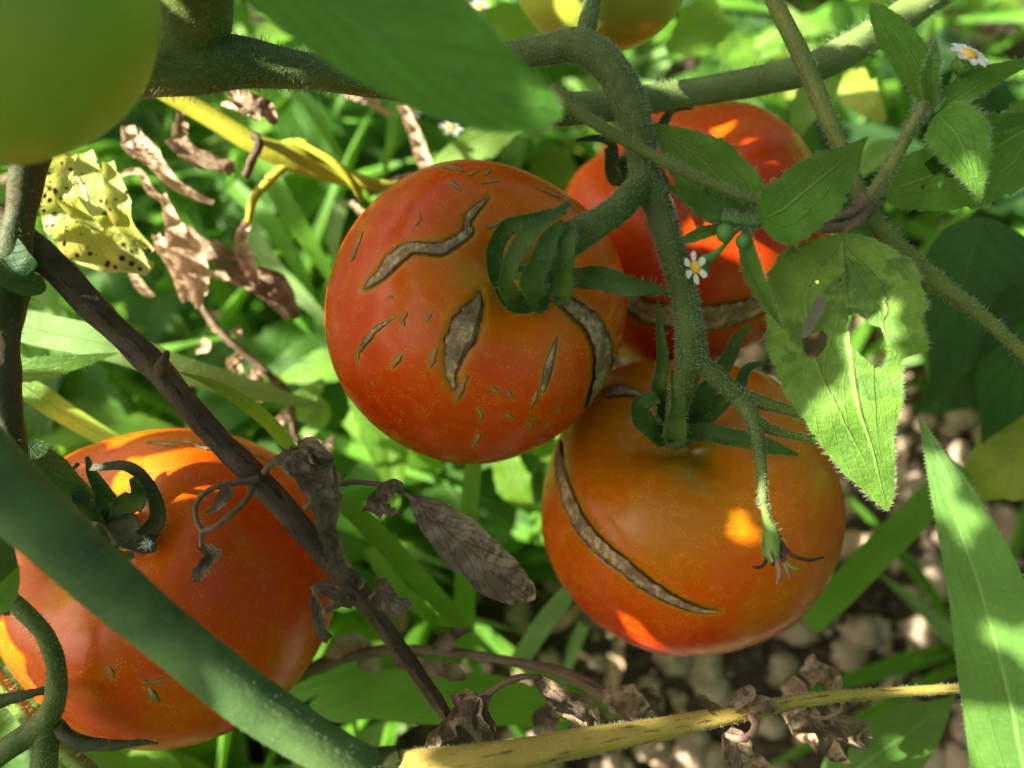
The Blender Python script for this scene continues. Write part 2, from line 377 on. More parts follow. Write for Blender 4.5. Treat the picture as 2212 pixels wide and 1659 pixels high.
M['dry2'] = drymat('dry_leaf_tan', (.50, .36, .22), (.68, .50, .33), (.24, .15, .09), tf=.2, s=110)
M['dry3'] = drymat('dry_leaf_brown', (.22, .15, .09), (.40, .29, .19), (.07, .04, .02))
M['papery'] = plain('papery_patch', (.19, .19, .12), .7, .3)
M['white'] = plain('white_petal', (.80, .80, .74), .5, .25)
M['disc'] = plain('yellow_disc', (.70, .45, .03), .6)
M['bud'] = plain('green_bud', (.10, .24, .04), .4, 0)
M['bract'] = leafmat('green_bract', (.10, .22, .04), (.15, .30, .06), (.2, .34, .1), (.3, .5, .08), tf=.3)
M['blackdry'] = plain('black_dry', (.035, .024, .014), .6)
M['pinkdry'] = plain('pink_dry', (.34, .20, .14), .7, .2)

# ------------------------------------------------------------------ ground
def soilmat(nm, c1, c2, c3):
    m = NT(nm); n = m.noise(22, 6); c = m.mix(m.ramp(n, .35, .65), c1, c2)
    c = m.mix(m.ramp(m.noise(160, 4), .45, .7), c, c3)
    return m.end(m.pr(c, .95, m.bump(m.math('ADD', m.noise(90, 6), m.math('MULTIPLY', m.noise(400, 4), .4)), .006, .9), .1))
M['soil'] = soilmat('soil', (.035, .024, .015), (.075, .052, .034), (.13, .095, .065))  # soil colour darkened so gaps between weeds read as deep shade
M['clod'] = soilmat('soil_clod', (.28, .20, .13), (.42, .32, .22), (.50, .39, .28))
def soil_h(x, y):
    v = Vector((x, y, 0))
    return .006 * noise.noise(v * 14) + .006 * noise.noise(v * 38) + .004 * abs(noise.noise(v * 90)) - .004
xs = np.concatenate([[-60, -12, -3, -1.2], np.linspace(-.7, .7, 260), [1.2, 3, 12, 60]])
ys = np.concatenate([[-60, -12, -3, -1.0], np.linspace(-.45, 1.05, 270), [1.6, 3, 12, 60]])
V = [(x, y, soil_h(x, y)) for x in xs for y in ys]
g = mk('ground', V, grid_faces(len(xs), len(ys)), M['soil']); tag(g, kind='structure', label='dry crumbly brown garden soil under the weeds')
# clods: far too many to count
def ico(sub):
    import bmesh
    b = bmesh.new(); bmesh.ops.create_icosphere(b, subdivisions=sub, radius=1)
    v = np.array([tuple(x.co) for x in b.verts]); f = [[x.index for x in q.verts] for q in b.faces]; b.free(); return v, f
iv, iff = ico(2)
cv, cf = [], []
for k in range(1800):
    x = random.uniform(-.42, .5); y = random.uniform(-.12, .75)
    r = random.choice((.0015, .002, .002, .003, .004, .006, .008)) * random.uniform(.7, 1.4)
    if random.random() < .5: x = random.uniform(.0, .35); y = random.uniform(-.1, .25)
    sc = np.array([r * random.uniform(.8, 1.3), r * random.uniform(.8, 1.3), r * random.uniform(.6, .9)])
    n = np.array([1 + .55 * noise.noise(Vector(q) * 1.5 + Vector((k, 0, 0))) + .25 * noise.noise(Vector(q) * 4 + Vector((k, 0, 0))) for q in iv])[:, None]
    base = len(iv) * k; cv.append(iv * n * sc + np.array([x, y, soil_h(x, y) + r * .35])); cf += [[i + base for i in f] for f in iff]
c_ = mk('soil_clods', np.vstack(cv), cf, M['clod']); tag(c_, 'crumbs and clods of pale brown soil scattered between weeds', 'soil', kind='stuff')

# ------------------------------------------------------------------ tomatoes
def segdist(px, py, A, B, ra, rb):
    d = B - A; L = (d ** 2).sum() + 1e-9
    t = np.clip(((px - A[0]) * d[0] + (py - A[1]) * d[1]) / L, 0, 1)
    return np.hypot(px - A[0] - t * d[0], py - A[1] - t * d[1]) - (ra + (rb - ra) * t)
def tomato(name, label, c, R, axis, mat, scars=(), dimple=.22, dw=.42, sq=.90, lobes=((5, .012, 0),), nth=150, nph=260, stretch=None, bumps=(), group='ripening tomatoes of the cluster', seed=1):
    cx, cy, d = c; ctr = P(cx, cy, d); Rm = R * d / F * (1 - .5 * (R / F) ** 2)
    root = thing(name, ctr, label, 'tomato', group)
    ax = (CM.to_3x3() @ Vector(axis)).normalized(); xa = ax.orthogonal().normalized(); ya = ax.cross(xa)
    th = np.linspace(0.0, math.pi, nth) ** 1.0; ph = np.linspace(0, 2 * math.pi, nph, endpoint=False)
    TH, PH = np.meshgrid(th, ph, indexing='ij')
    rho = np.ones_like(TH)
    for n, a, p0 in lobes: rho += a * np.cos(n * PH + p0) * np.exp(-((TH - .7) / .75) ** 2) * np.minimum(1, TH / .25)
    rho *= 1 - dimple * np.exp(-(TH / dw) ** 2) * (1 + .25 * np.cos(3 * PH + seed) * np.minimum(1, TH / .3))
    rho += .05 * np.exp(-((TH - .75) / .3) ** 2)
    rho *= 1 - .05 * np.exp(-((math.pi - TH) / .3) ** 2)
    X = rho * np.sin(TH); Z = rho * np.cos(TH) * sq
    L = np.stack([X * np.cos(PH), X * np.sin(PH), Z], -1).reshape(-1, 3)
    nn = np.array([noise.noise(Vector(q) * 1.6 + Vector((seed * 7, 0, 0))) for q in L[::1]])
    L *= (1 + .022 * nn)[:, None]
    Rot = np.array([list(xa), list(ya), list(ax)]) @ np.array(CM.to_3x3())
    for dv, am, wdt in bumps:
        dv = np.array(dv, dtype=float); dv /= np.linalg.norm(dv); u_ = L / np.linalg.norm(L, axis=1)[:, None]
        ang = np.arccos(np.clip(u_ @ (Rot @ dv), -1, 1)); L *= (1 + am * np.exp(-(ang / wdt) ** 2))[:, None]
    Wd = L[:, :1] * np.array(xa) + L[:, 1:2] * np.array(ya) + L[:, 2:3] * np.array(ax)
    cu = Wd @ np.array(CM.to_3x3())                    # camera axes, to fit the outline's size
    hx = (cu[:, 0].max() - cu[:, 0].min()) / 2; hy = (cu[:, 1].max() - cu[:, 1].min()) / 2
    Wd = Wd * (Rm / ((hx + hy) / 2))
    cu = Wd @ np.array(CM.to_3x3()); off = np.array([(cu[:, 0].max() + cu[:, 0].min()) / 2, (cu[:, 1].max() + cu[:, 1].min()) / 2, 0])
    cu = cu - off
    if stretch: cu = cu * np.array([stretch[0], stretch[1], 1])
    Wd = cu @ np.array(CM.to_3x3()).T + np.array(ctr)
    fc = grid_faces(nth, nph, True)
    bv = BVHTree.FromPolygons([tuple(q) for q in Wd], [tuple(f) for f in fc])
    halo = np.zeros(len(Wd))
    if scars:
        pr = proj(Wd); front = pr[:, 2] < d - .1 * Rm; depth = np.zeros(len(Wd))
        for sc in scars:
            q = np.array(sc, dtype=float); dm = np.full(len(Wd), 1e9)
            for A, B in zip(q[:-1], q[1:]): dm = np.minimum(dm, segdist(pr[:, 0], pr[:, 1], A[:2], B[:2], A[2], B[2]))
            big = q[:, 2].max(); hw = 4 + big * .9
            hl = np.clip(1 - dm / hw, 0, 1) ** 1.5 * min(1, big / 9) * front
            halo = np.maximum(halo, hl); depth = np.maximum(depth, np.clip(-dm / max(big, 2) + .45, 0, 1) * (0 if big < 9.5 else 1) * front)
        nrm = (Wd - np.array(ctr)); nrm /= np.linalg.norm(nrm, axis=1)[:, None]
        Wd = Wd - nrm * (depth * .0014)[:, None]
    body = mk('tomato_skin', Wd, fc, mat, root, attrs={'th': (TH / math.pi).reshape(-1), 'halo': halo})
    for k, sc in enumerate(scars):
        q = np.array(sc, dtype=float); L_ = np.hypot(*np.diff(q[:, :2], axis=0).T).sum(); n = max(5, int(L_ / 4)); s = cat(sc, n); VV = []; UU = []
        NV = 7
        for i in range(n):
            a = s[max(i - 1, 0), :2]; b = s[min(i + 1, n - 1), :2]; tt = (b - a) / (np.hypot(*(b - a)) + 1e-9); no = np.array([-tt[1], tt[0]])
            for j in range(NV):
                v = -1 + 2 * j / (NV - 1)
                wv = max(s[i, 2], .5) * (1 + (.24 if q[:, 2].max() > 8.5 else .75) * noise.noise(Vector((s[i, 0] * .06, s[i, 1] * .06, k + (3 if v > 0 else 0)))) + .12 * noise.noise(Vector((s[i, 0] * .2, s[i, 1] * .2, k + (3 if v > 0 else 0)))))
                p = s[i, :2] + no * v * wv
                dr = (P(p[0], p[1], 1.0) - CAMP).normalized(); h, nr, _, _ = bv.ray_cast(CAMP, dr)
                if h is None: h, nr, _, _ = bv.find_nearest(P(p[0], p[1], d))
                if nr.dot(CAMP - h) < 0: nr = -nr
                e = .00010 + .00022 * (1 - v * v) * min(1, s[i, 2] / 8) * (1 + 1.3 * noise.noise(Vector(h) * 500))
                e -= .0006 * (1 - v * v) * min(1, max(0, s[i, 2] - 9) / 8)
                VV.append(h + nr * e); UU.append((i / n, j / (NV - 1)))
        mk('crack_scar', np.array([tuple(x) for x in VV]), grid_faces(n, NV), M['cork'] if q[:, 2].max() > 8.5 or L_ > 60 else M['cork_small'], root, UU)
    return root, bv

S1 = [
 [(1058, 424, 1), (1035, 445, 7), (1014, 468, 9), (1008, 490, 8), (1014, 500, 10), (985, 520, 12), (950, 538, 14), (915, 535, 12), (885, 535, 13), (850, 560, 17), (825, 590, 12), (800, 612, 8), (782, 626, 1)],
 [(1036, 628, 1), (1030, 655, 14), (1012, 690, 28), (998, 720, 32), (985, 750, 26), (975, 790, 16), (975, 815, 10), (984, 845, 2)],
 [(1008, 810, 3), (1000, 830, 7), (992, 850, 8), (985, 865, 3)],
 [(1205, 640, 10), (1245, 668, 18), (1280, 700, 21), (1300, 740, 21), (1304, 780, 20), (1300, 820, 17), (1285, 860, 12), (1262, 905, 4)],
 [(1203, 728, 1), (1195, 755, 6), (1186, 785, 9), (1178, 820, 8), (1170, 852, 2)],
 [(1160, 845, 2), (1153, 865, 5), (1146, 884, 1)],
 [(856, 682, 2), (835, 697, 4), (808, 715, 6), (790, 740, 6), (775, 762, 5), (772, 782, 1)],
 [(1158, 402, 1), (1185, 416, 3), (1215, 428, 4), (1235, 442, 2), (1240, 452, 1)],
 [(1245, 455, 1), (1262, 462, 4), (1275, 472, 1)],
 [(868, 765, 2), (858, 778, 8), (848, 794, 3)], [(944, 752, 2), (936, 772, 8), (930, 795, 3)],
 [(880, 675, 2), (870, 690, 6), (873, 705, 2)], [(932, 676, 2), (925, 688, 5), (920, 696, 1)],
 [(785, 500, 1), (772, 530, 3), (765, 550, 4), (758, 568, 1)], [(905, 455, 1), (907, 475, 2), (896, 490, 1)],
 [(972, 392, 2), (985, 402, 6), (998, 412, 2)], [(955, 362, 3), (980, 362, 6), (1005, 370, 2)], [(1010, 378, 2), (1022, 374, 5), (1034, 368, 2)], [(1045, 380, 2), (1053, 374, 5), (1062, 367, 2)],
 [(1058, 834, 1), (1070, 843, 6), (1080, 852, 2)], [(1093, 840, 1), (1100, 850, 4), (1108, 862, 1)],
 [(1030, 880, 1), (1040, 895, 5), (1037, 910, 2)], [(1036, 935, 3), (1030, 948, 6), (1022, 963, 2)],
 [(1140, 910, 2), (1148, 918, 5), (1145, 932, 2)], [(1090, 895, 1), (1100, 899, 5), (1110, 904, 1)], [(1150, 905, 4), (1158, 902, 2)],
 [(1208, 878, 2), (1210, 885, 4), (1206, 892, 1)], [(1180, 922, 2), (1184, 916, 4), (1188, 910, 1)], [(805, 825, 3), (809, 831, 3)],
 [(1040, 398, 1), (1060, 392, 3), (1085, 390, 1)], [(835, 645, 1), (845, 640, 3), (852, 652, 1)], [(1050, 492, 3), (1070, 484, 5), (1092, 478, 2)],
]
S3 = [
 [(1208, 950, 3), (1207, 985, 7), (1213, 1030, 10), (1232, 1090, 14), (1262, 1145, 15), (1305, 1190, 16), (1350, 1225, 15), (1395, 1262, 14), (1440, 1290, 12), (1490, 1312, 8), (1525, 1320, 4), (1555, 1321, 1)],
 [(1308, 850, 8), (1335, 843, 11), (1365, 846, 9), (1392, 856, 3)],
 [(1275, 1186, 2), (1284, 1190, 3), (1292, 1192, 1)], [(1395, 895, 2), (1400, 905, 3)],
]
S2 = [
 [(1340, 640, 16), (1385, 668, 22), (1430, 682, 24), (1500, 688, 26), (1560, 684, 26), (1620, 668, 22), (1665, 645, 16), (1700, 622, 8)],
]
S4 = [
 [(312, 956, 1), (345, 958, 4), (380, 962, 2)], [(365, 952, 1), (400, 954, 3), (450, 968, 5), (500, 962, 5), (545, 978, 4), (590, 1000, 2)],
 [(235, 1440, 3), (240, 1452, 7), (244, 1465, 3)], [(308, 1472, 5), (318, 1474, 5)], [(325, 1476, 2), (345, 1470, 7), (355, 1466, 2)],
 [(322, 1485, 3), (330, 1500, 9), (345, 1516, 2)],
]
T1, B1 = tomato('tomato', 'orange-red tomato scarred all over with corky brown cracks, centre of the cluster', (1029, 680, .27), 325, (.36, .24, .88), M['t1'], S1, dimple=.26, dw=.36, sq=.96, lobes=((4, .012, 1), (3, .014, 2)), nth=230, nph=420, seed=1)
T3, B3 = tomato('tomato', 'amber tomato with one long pale curved crack, lower right of the cluster', (1486, 1090, .30), 319, (-.12, .66, .74), M['t3'], S3, dimple=.34, dw=.40, sq=.92, lobes=((4, .02, .3), (3, .02, 2)), nth=200, nph=360, seed=5)
T2, B2 = tomato('tomato', 'deep red ribbed tomato with a broad belt scar, behind the truss stem', (1490, 506, .33), 292, (-.36, .72, .55), M['t2'], S2, dimple=.42, dw=.45, sq=.90, lobes=((3, .05, 3.4), (5, .02, 1)), nth=150, nph=260, seed=9, bumps=(((-.72, .52, .45), .10, .32), ((-.36, .80, .42), -.09, .24), ((.25, .80, .30), .05, .5), ((-.35, -.9, .1), .09, .5)))
T4, B4 = tomato('tomato', 'bright orange tomato behind the thick diagonal stem, lower left', (388, 1258, .29), 346, (-.33, .48, .80), M['t4'], S4, dimple=.30, dw=.36, sq=.97, lobes=((4, .018, .5), (3, .015, 1)), nth=170, nph=300, stretch=(1.0, .99), seed=3)
T5, B5 = tomato('tomato', 'large blurred unripe green tomato closest to the camera', (-6, 36, .168), 332, (-.2, .6, .5), M['t5'], (), dimple=.2, lobes=((4, .03, 0),), nth=90, nph=150, group='unripe green tomatoes', seed=11)
T6, B6 = tomato('tomato', 'yellow-green unripe tomato behind the top of the truss stem', (1297, -74, .285), 192, (0, .55, .6), M['t6'], (), dimple=.2, nth=80, nph=140, group='unripe green tomatoes', seed=12)

# calyces: thick curled sepals
def sepal(parent, pts, ws, mat=None, curl=.7, roll=0, hair=120, seed=0, name='sepal', fold=0, label=None):
    hs = Hairs()
    n = len(ws); W = [(i / (n - 1), a * 1.04, a * 1.04) for i, a in enumerate(ws)]
    o = blade(name, pts, W, mat or M['calyx'], parent, roll=roll, curl=curl, nu=34, nv=9, seed=seed, hs=hs, nh=hair, hlen=.0012, rum=.45, rs=120, fold=fold, thick=.00028, wave=(.12, 3), label=label)
    hs.build(o, M['hair'])
    return o
def calyx(root, base):
    return None
cal = mk('calyx', *[(lambda v, f: (v * np.array([.0062, .0062, .0022]) + np.array(P(1192, 585, .238)), f))(*ico(2))][0], M['calyx'], T1)
sepal(cal, [(1195, 590, .236), (1130, 660, .232), (1078, 610, .224), (1070, 540, .219), (1100, 488, .215), (1160, 470, .212), (1222, 455, .213)], [10, 26, 24, 20, 19, 17, 8], curl=.5, roll=.4)
sepal(cal, [(1195, 590, .236), (1120, 650, .227), (1095, 590, .216), (1130, 520, .210), (1185, 475, .209), (1230, 440, .212)], [10, 22, 22, 21, 17, 6], curl=.6, roll=-.3)
sepal(cal, [(1195, 595, .236), (1165, 655, .222), (1150, 600, .212), (1180, 530, .208), (1215, 480, .209)], [10, 28, 30, 22, 9], curl=.7, roll=.2)
sepal(cal, [(1200, 600, .236), (1215, 645, .222), (1222, 590, .212), (1225, 530, .209), (1228, 480, .211)], [10, 20, 24, 20, 9], curl=.6, roll=-.2)
sepal(cal, [(1205, 590, .236), (1240, 600, .226), (1310, 604, .221), (1380, 618, .222), (1445, 636, .226)], [10, 26, 24, 20, 3], curl=.5)
sepal(cal, [(1180, 580, .236), (1090, 590, .231), (1068, 535, .227), (1085, 490, .226)], [8, 14, 14, 5], mat=M['ped_lime'], curl=.4, roll=.6)
sepal(cal, [(1190, 590, .237), (1150, 585, .229), (1120, 578, .225)], [14, 14, 5], mat=M['ped_lime'], curl=.4, hair=30)

cal = mk('calyx', *[(lambda v, f: (v * np.array([.0070, .0070, .0025]) + np.array(P(1456, 925, .268)), f))(*ico(2))][0], M['calyx'], T3)
sepal(cal, [(1455, 930, .267), (1420, 940, .258), (1388, 910, .252), (1382, 872, .249), (1425, 858, .248)], [14, 28, 26, 20, 12], curl=.7, roll=.4)
sepal(cal, [(1455, 935, .267), (1455, 950, .254), (1462, 905, .247), (1462, 850, .243), (1455, 800, .24)], [16, 26, 22, 16, 6], curl=.8)
sepal(cal, [(1448, 915, .264), (1425, 850, .252), (1428, 760, .246), (1422, 650, .245)], [12, 18, 14, 3], curl=.6, roll=.3)
sepal(cal, [(1475, 915, .264), (1520, 860, .257), (1570, 780, .255), (1595, 730, .256), (1626, 704, .258)], [16, 26, 17, 12, 4], curl=.8, mat=M['calyx'])
sepal(cal, [(1475, 925, .264), (1530, 895, .259), (1590, 840, .256), (1615, 800, .257), (1655, 782, .259)], [14, 22, 16, 11, 4], curl=.8)
sepal(cal, [(1470, 930, .265), (1530, 935, .258), (1610, 950, .256), (1670, 965, .256), (1724, 982, .258)], [14, 22, 19, 14, 3], curl=.7, mat=M['calyx'])

cal = mk('calyx', *[(lambda v, f: (v * np.array([.0075, .0075, .0025]) + np.array(P(245, 1120, .258)), f))(*ico(2))][0], M['calyx_dry'], T4)
sepal(cal, [(240, 1160, .250), (300, 1165, .244), (335, 1110, .240), (325, 1050, .237), (270, 1008, .236), (195, 1010, .238)], [14, 22, 20, 17, 14, 7], curl=.7, mat=M['calyx_dry'], roll=.3)
sepal(cal, [(250, 1130, .252), (275, 1090, .245), (300, 1060, .243), (285, 1030, .242)], [16, 30, 24, 6], curl=.5)
sepal(cal, [(240, 1120, .252), (225, 1070, .243), (205, 1030, .240), (188, 985, .24)], [14, 24, 14, 4], curl=.7, mat=M['calyx'])
sepal(cal, [(230, 1120, .252), (185, 1090, .243), (165, 1050, .240), (140, 1040, .242), (170, 1000, .243)], [14, 24, 14, 10, 4], curl=.7, mat=M['calyx_dry'])
sepal(cal, [(240, 1120, .252), (270, 1150, .243), (310, 1180, .242), (315, 1195, .243)], [20, 32, 24, 8], curl=.5, mat=M['calyx_dry'])
sepal(cal, [(230, 1130, .252), (220, 1180, .244), (250, 1205, .243), (290, 1200, .244)], [16, 30, 22, 6], curl=.5)
cal = mk('calyx', *[(lambda v, f: (v * np.array([.0060, .0060, .0022]) + np.array(P(1375, 350, .289)), f))(*ico(2))][0], M['calyx_dry'], T2)
sepal(cal, [(1375, 350, .287), (1325, 350, .278), (1320, 310, .274), (1285, 298, .272), (1245, 303, .272)], [12, 16, 11, 9, 4], mat=M['calyx_dry'], curl=.8)
sepal(cal, [(1370, 360, .287), (1330, 385, .278), (1318, 345, .274), (1310, 320, .272)], [12, 18, 12, 5], mat=M['calyx_dry'], curl=.8)
sepal(cal, [(1380, 340, .287), (1420, 290, .276), (1450, 240, .271), (1495, 231, .272)], [12, 16, 8, 5], mat=M['calyx_dry'], curl=.8)
sepal(cal, [(1380, 350, .287), (1430, 390, .278), (1440, 430, .276), (1455, 470, .277)], [12, 16, 12, 4], mat=M['calyx_dry'], curl=.8)
# ------------------------------------------------------------------ tomato vine
hv = Hairs()
vine = thing('tomato_vine', P(1400, 400, .232), 'hairy green tomato vine with the forked truss stem that carries the ripening fruit', 'tomato plant')
tube([(150, 150, .232, 66), (340, 140, .232, 66), (430, 136, .232, 66), (520, 136, .232, 55), (620, 148, .234, 43), (720, 162, .236, 37), (900, 188, .242, 33), (1080, 215, .248, 33), (1140, 224, .250, 33)], M['stem'], 'main_stem', vine, hair=4200, hs=hv, hlen=.0018, hw=.00006, seed=2)
tube([(1000, 200, .246, 33), (1120, 222, .250, 34), (1240, 235, .254, 36), (1420, 212, .262, 30), (1600, 182, .268, 31), (1740, 150, .272, 33), (1880, 80, .276, 34), (2060, -40, .28, 34)],
     M['stem_far'], 'main_stem', vine, hair=2600, hs=hv, hlen=.0018, hw=.00006, seed=2)
tube([(424, 150, .236, 62), (422, 60, .228, 74), (420, 0, .222, 80), (420, -100, .213, 84)], M['stem'], 'side_stem', vine, hair=500, hs=hv, seed=3)
tube([(930, 150, .25, 34), (1080, 122, .238, 29), (1180, 108, .232, 31), (1255, 98, .229, 36), (1320, 150, .228, 38), (1358, 220, .228, 36), (1382, 300, .228, 32), (1395, 380, .228, 32), (1425, 460, .229, 30), (1450, 540, .229, 28), (1478, 640, .231, 28), (1490, 720, .233, 30), (1494, 790, .236, 34)],
     M['stem'], 'truss_stem', vine, hair=6500, hs=hv, hlen=.0011, hw=.00008, seed=4)
tube([(1262, 110, .23, 26), (1268, 60, .232, 22), (1275, 20, .238, 20), (1285, -30, .25, 20), (1293, -70, .262, 20)], M['stem'], 'pedicel', vine, hair=500, hs=hv, seed=5)
tube([(1400, 370, .229, 20), (1378, 405, .225, 29), (1330, 455, .221, 31), (1280, 488, .219, 34), (1240, 512, .220, 38), (1212, 545, .226, 30), (1195, 585, .238, 22)], M['stem'], 'pedicel', vine, hair=1400, hs=hv, hlen=.0009, seed=6)
tube([(1395, 360, .230, 18), (1388, 345, .25, 18), (1378, 348, .288, 16)], M['stem_dark'], 'pedicel', vine, hair=200, hs=hv, seed=7)
tube([(1492, 770, .236, 30), (1478, 830, .243, 27), (1462, 880, .252, 24), (1456, 925, .268, 20)], M['stem'], 'pedicel', vine, hair=500, hs=hv, hlen=.0009, seed=8)
tube([(1500, 775, .236, 22), (1545, 810, .235, 20), (1590, 850, .235, 19), (1640, 868, .236, 15), (1700, 885, .238, 12), (1760, 905, .241, 11)], M['stem'], 'truss_branch', vine, hair=900, hs=hv, hlen=.0009, seed=9)
tube([(1590, 850, .235, 16), (1620, 895, .234, 18), (1638, 950, .232, 14), (1645, 1020, .230, 12), (1648, 1070, .228, 10), (1652, 1100, .227, 9)], M['stem'], 'truss_branch', vine, hair=700, hs=hv, hlen=.0009, seed=10)
tube([(1652, 1095, .227, 9), (1656, 1120, .226, 9.5), (1665, 1142, .226, 13)], M['ped_lime'], 'pedicel', vine, hair=120, hs=hv, hlen=.0008, seed=11)
tube([(1628, 905, .233, 13), (1665, 928, .234, 11), (1710, 940, .235, 8), (1760, 950, .237, 8)], M['stem'], 'truss_branch', vine, hair=300, hs=hv, hlen=.0009, seed=12)
hv.build(vine, M['hair'])
# withered flower at the end of the truss
hf = Hairs()
fl = thing('withered_flower', P(1665, 1140, .226), 'withered tomato flower with green base and black curled tips over the amber tomato', 'flower')
tube([(1664, 1134, .226, 13), (1666, 1155, .225, 18), (1670, 1180, .224, 17), (1676, 1205, .224, 10)], M['ped_lime'], 'flower_base', fl, hair=60, hs=hf, hlen=.0014)
def sp(pts, ws, mat, nm='sepal'): return sepal(fl, pts, ws, M[mat] if mat in M else mat, curl=.9, hair=10, name=nm)
sp([(1655, 1160, .225), (1655, 1190, .223), (1668, 1215, .222)], [9, 10, 4], 'ped_lime')
sp([(1680, 1160, .225), (1688, 1190, .223), (1692, 1215, .222)], [9, 10, 4], 'blackdry')
for pts, r, mt in (([(1655, 1185, .224, 5), (1655, 1205, .223, 5), (1648, 1222, .223, 4), (1632, 1226, .223, 3), (1626, 1222, .224, 1.5)], 0, 'blackdry'),
                   ([(1685, 1170, .224, 5), (1700, 1190, .222, 5), (1718, 1203, .221, 4.5), (1750, 1210, .221, 4), (1780, 1203, .222, 2)], 0, 'blackdry'),
                   ([(1694, 1205, .223, 4), (1705, 1222, .222, 5), (1722, 1228, .222, 3.5), (1736, 1226, .223, 1)], 0, 'ped_lime'),
                   ([(1675, 1205, .223, 5), (1682, 1225, .222, 6), (1684, 1245, .222, 6), (1678, 1262, .222, 2)], 0, 'pinkdry'),
                   ([(1690, 1205, .223, 5), (1698, 1225, .222, 5), (1704, 1240, .222, 5), (1707, 1252, .222, 2)], 0, 'pinkdry'),
                   ([(1665, 1200, .224, 5), (1670, 1215, .223, 6), (1668, 1222, .223, 3)], 0, 'blackdry')):
    tube(pts, M[mt], 'withered_petal', fl, sides=8, bump=.15)
hf.build(fl, M['hair'])

# front vine: thick blurred stem, its joint and the yellow stem beyond
hq = Hairs()
fs = thing('tomato_shoot', P(830, 1640, .205), 'thick blue-green tomato stem crossing lower left, joined to a yellow withering shoot', 'stem')
tube([(-160, 905, .185, 96), (0, 1049, .188, 80), (160, 1195, .191, 67), (347, 1360, .194, 59), (520, 1497, .197, 57), (694, 1612, .202, 52), (806, 1664, .207, 42)], M['stem_front'], 'stem', fs, sides=28, hair=2600, hs=hq, hlen=.0006, bump=.03)
tube([(800, 1665, .207, 42), (830, 1658, .208, 42), (862, 1650, .209, 36)], M['stem_dark'], 'stem_joint', fs, sides=20)
tube([(862, 1668, .209, 44), (960, 1655, .211, 41), (1100, 1633, .215, 35), (1300, 1595, .222, 28), (1444, 1571, .228, 23), (1640, 1532, .236, 17), (1760, 1510, .242, 14), (1900, 1497, .25, 11), (2095, 1485, .258, 10)], M['yellow'], 'yellow_shoot', fs, sides=20, hair=2600, hs=hq, hlen=.0007, ridge=.04, bump=.04)
hq.build(fs, M['hair'])

# large leaf close to the lens
h1 = Hairs()
lf = thing('tomato_branch', P(500, -20, .16), 'large blurred green leaf hanging across the top, tip pointing right', 'leaf')
blade('leaf_blade', [(380, -260, .158), (560, -90, .158), (760, 50, .159), (960, 160, .161), (1110, 220, .163), (1218, 245, .165)],
      [(0, 200, 90), (.2, 250, 92), (.42, 225, 100), (.6, 150, 95), (.78, 88, 74), (.9, 55, 46), (.96, 34, 30), (1, 3, 3)], M['leaf_front'], lf, fold=-.12, wave=(.08, 3), nu=80, nv=25, hs=h1, nh=500, hlen=.0007)
h1.build(lf, M['hair'])

# ------------------------------------------------------------------ brown dead branch with shrivelled leaves
hb = Hairs()
db = thing('dead_branch', P(0, 480, .232), 'dark brown dead stem slanting from left to bottom centre with shrivelled grey leaves', 'branch')
tube([(-90, 400, .232, 38), (0, 480, .232, 37), (110, 570, .232, 34), (230, 690, .232, 30), (330, 785, .233, 29), (420, 890, .234, 27), (520, 1000, .235, 27), (560, 1040, .236, 28), (640, 1130, .238, 26), (720, 1220, .240, 25), (780, 1285, .242, 24), (840, 1370, .246, 18), (900, 1450, .249, 16), (940, 1510, .251, 15), (972, 1556, .253, 12)],
     M['brown'], 'stem', db, sides=18, bump=.12, ridge=.05, hair=700, hs=hb, hlen=.0004)
tube([(345, 800, .230, 16), (352, 785, .226, 14), (360, 762, .224, 8)], M['brown'], 'bud_stub', db, sides=10, bump=.2)
def twig(pts, m='brown_lt', par=db): return tube(pts, M[m], 'twig', par, sides=10, bump=.15)
twig([(560, 1035, .231, 8), (520, 1040, .229, 7), (460, 1055, .228, 6), (425, 1085, .228, 6), (425, 1125, .229, 6), (440, 1150, .229, 6)])
twig([(545, 1040, .231, 9), (535, 1075, .229, 7), (500, 1110, .228, 7), (460, 1140, .228, 6), (437, 1150, .229, 6), (435, 1180, .229, 5)])
twig([(660, 1100, .235, 8), (700, 1060, .233, 7), (740, 1045, .232, 6), (780, 1042, .232, 6), (830, 1050, .232, 6), (880, 1070, .232, 5), (900, 1085, .232, 5)])
twig([(570, 1020, .231, 7), (590, 1000, .229, 8), (640, 985, .229, 8), (680, 985, .229, 7)])
twig([(985, 1555, .253, 10), (1010, 1510, .25, 8), (1050, 1500, .248, 7), (1090, 1475, .247, 8), (1130, 1462, .246, 7), (1165, 1462, .246, 7)])
twig([(770, 1290, .241, 10), (740, 1300, .238, 8), (700, 1320, .236, 8)])
twig([(790, 1310, .242, 6), (800, 1290, .24, 5), (825, 1275, .239, 5)])
def dry(pts, ws, par, mat='dry', curl=1.2, roll=0, rum=.5, rs=110, seed=0, nu=60, nv=17, wave=(.2, 5), nh=0, hs=None, serr=(0, 1)):
    n = len(ws); W = [(i / (n - 1), a, a) for i, a in enumerate(ws)]
    return blade('dry_leaf', pts, W, M[mat], par, roll=roll, curl=curl, rum=rum, rs=rs, nu=nu, nv=nv, seed=seed, wave=wave, hs=hs, nh=nh, hlen=.0005, serr=serr)
dry([(888, 1075, .234), (940, 1120, .231), (1000, 1175, .230), (1060, 1230, .230), (1110, 1270, .231), (1146, 1290, .233)], [8, 42, 56, 54, 42, 10], db, curl=.5, rum=.16, seed=2, nu=90, nv=25, wave=(.10, 7), hs=hb, nh=300)
dry([(1125, 1275, .232), (1140, 1262, .229), (1150, 1285, .230), (1138, 1298, .232)], [10, 13, 12, 5], db, curl=1.6, rum=.5, seed=3, mat='dry3')
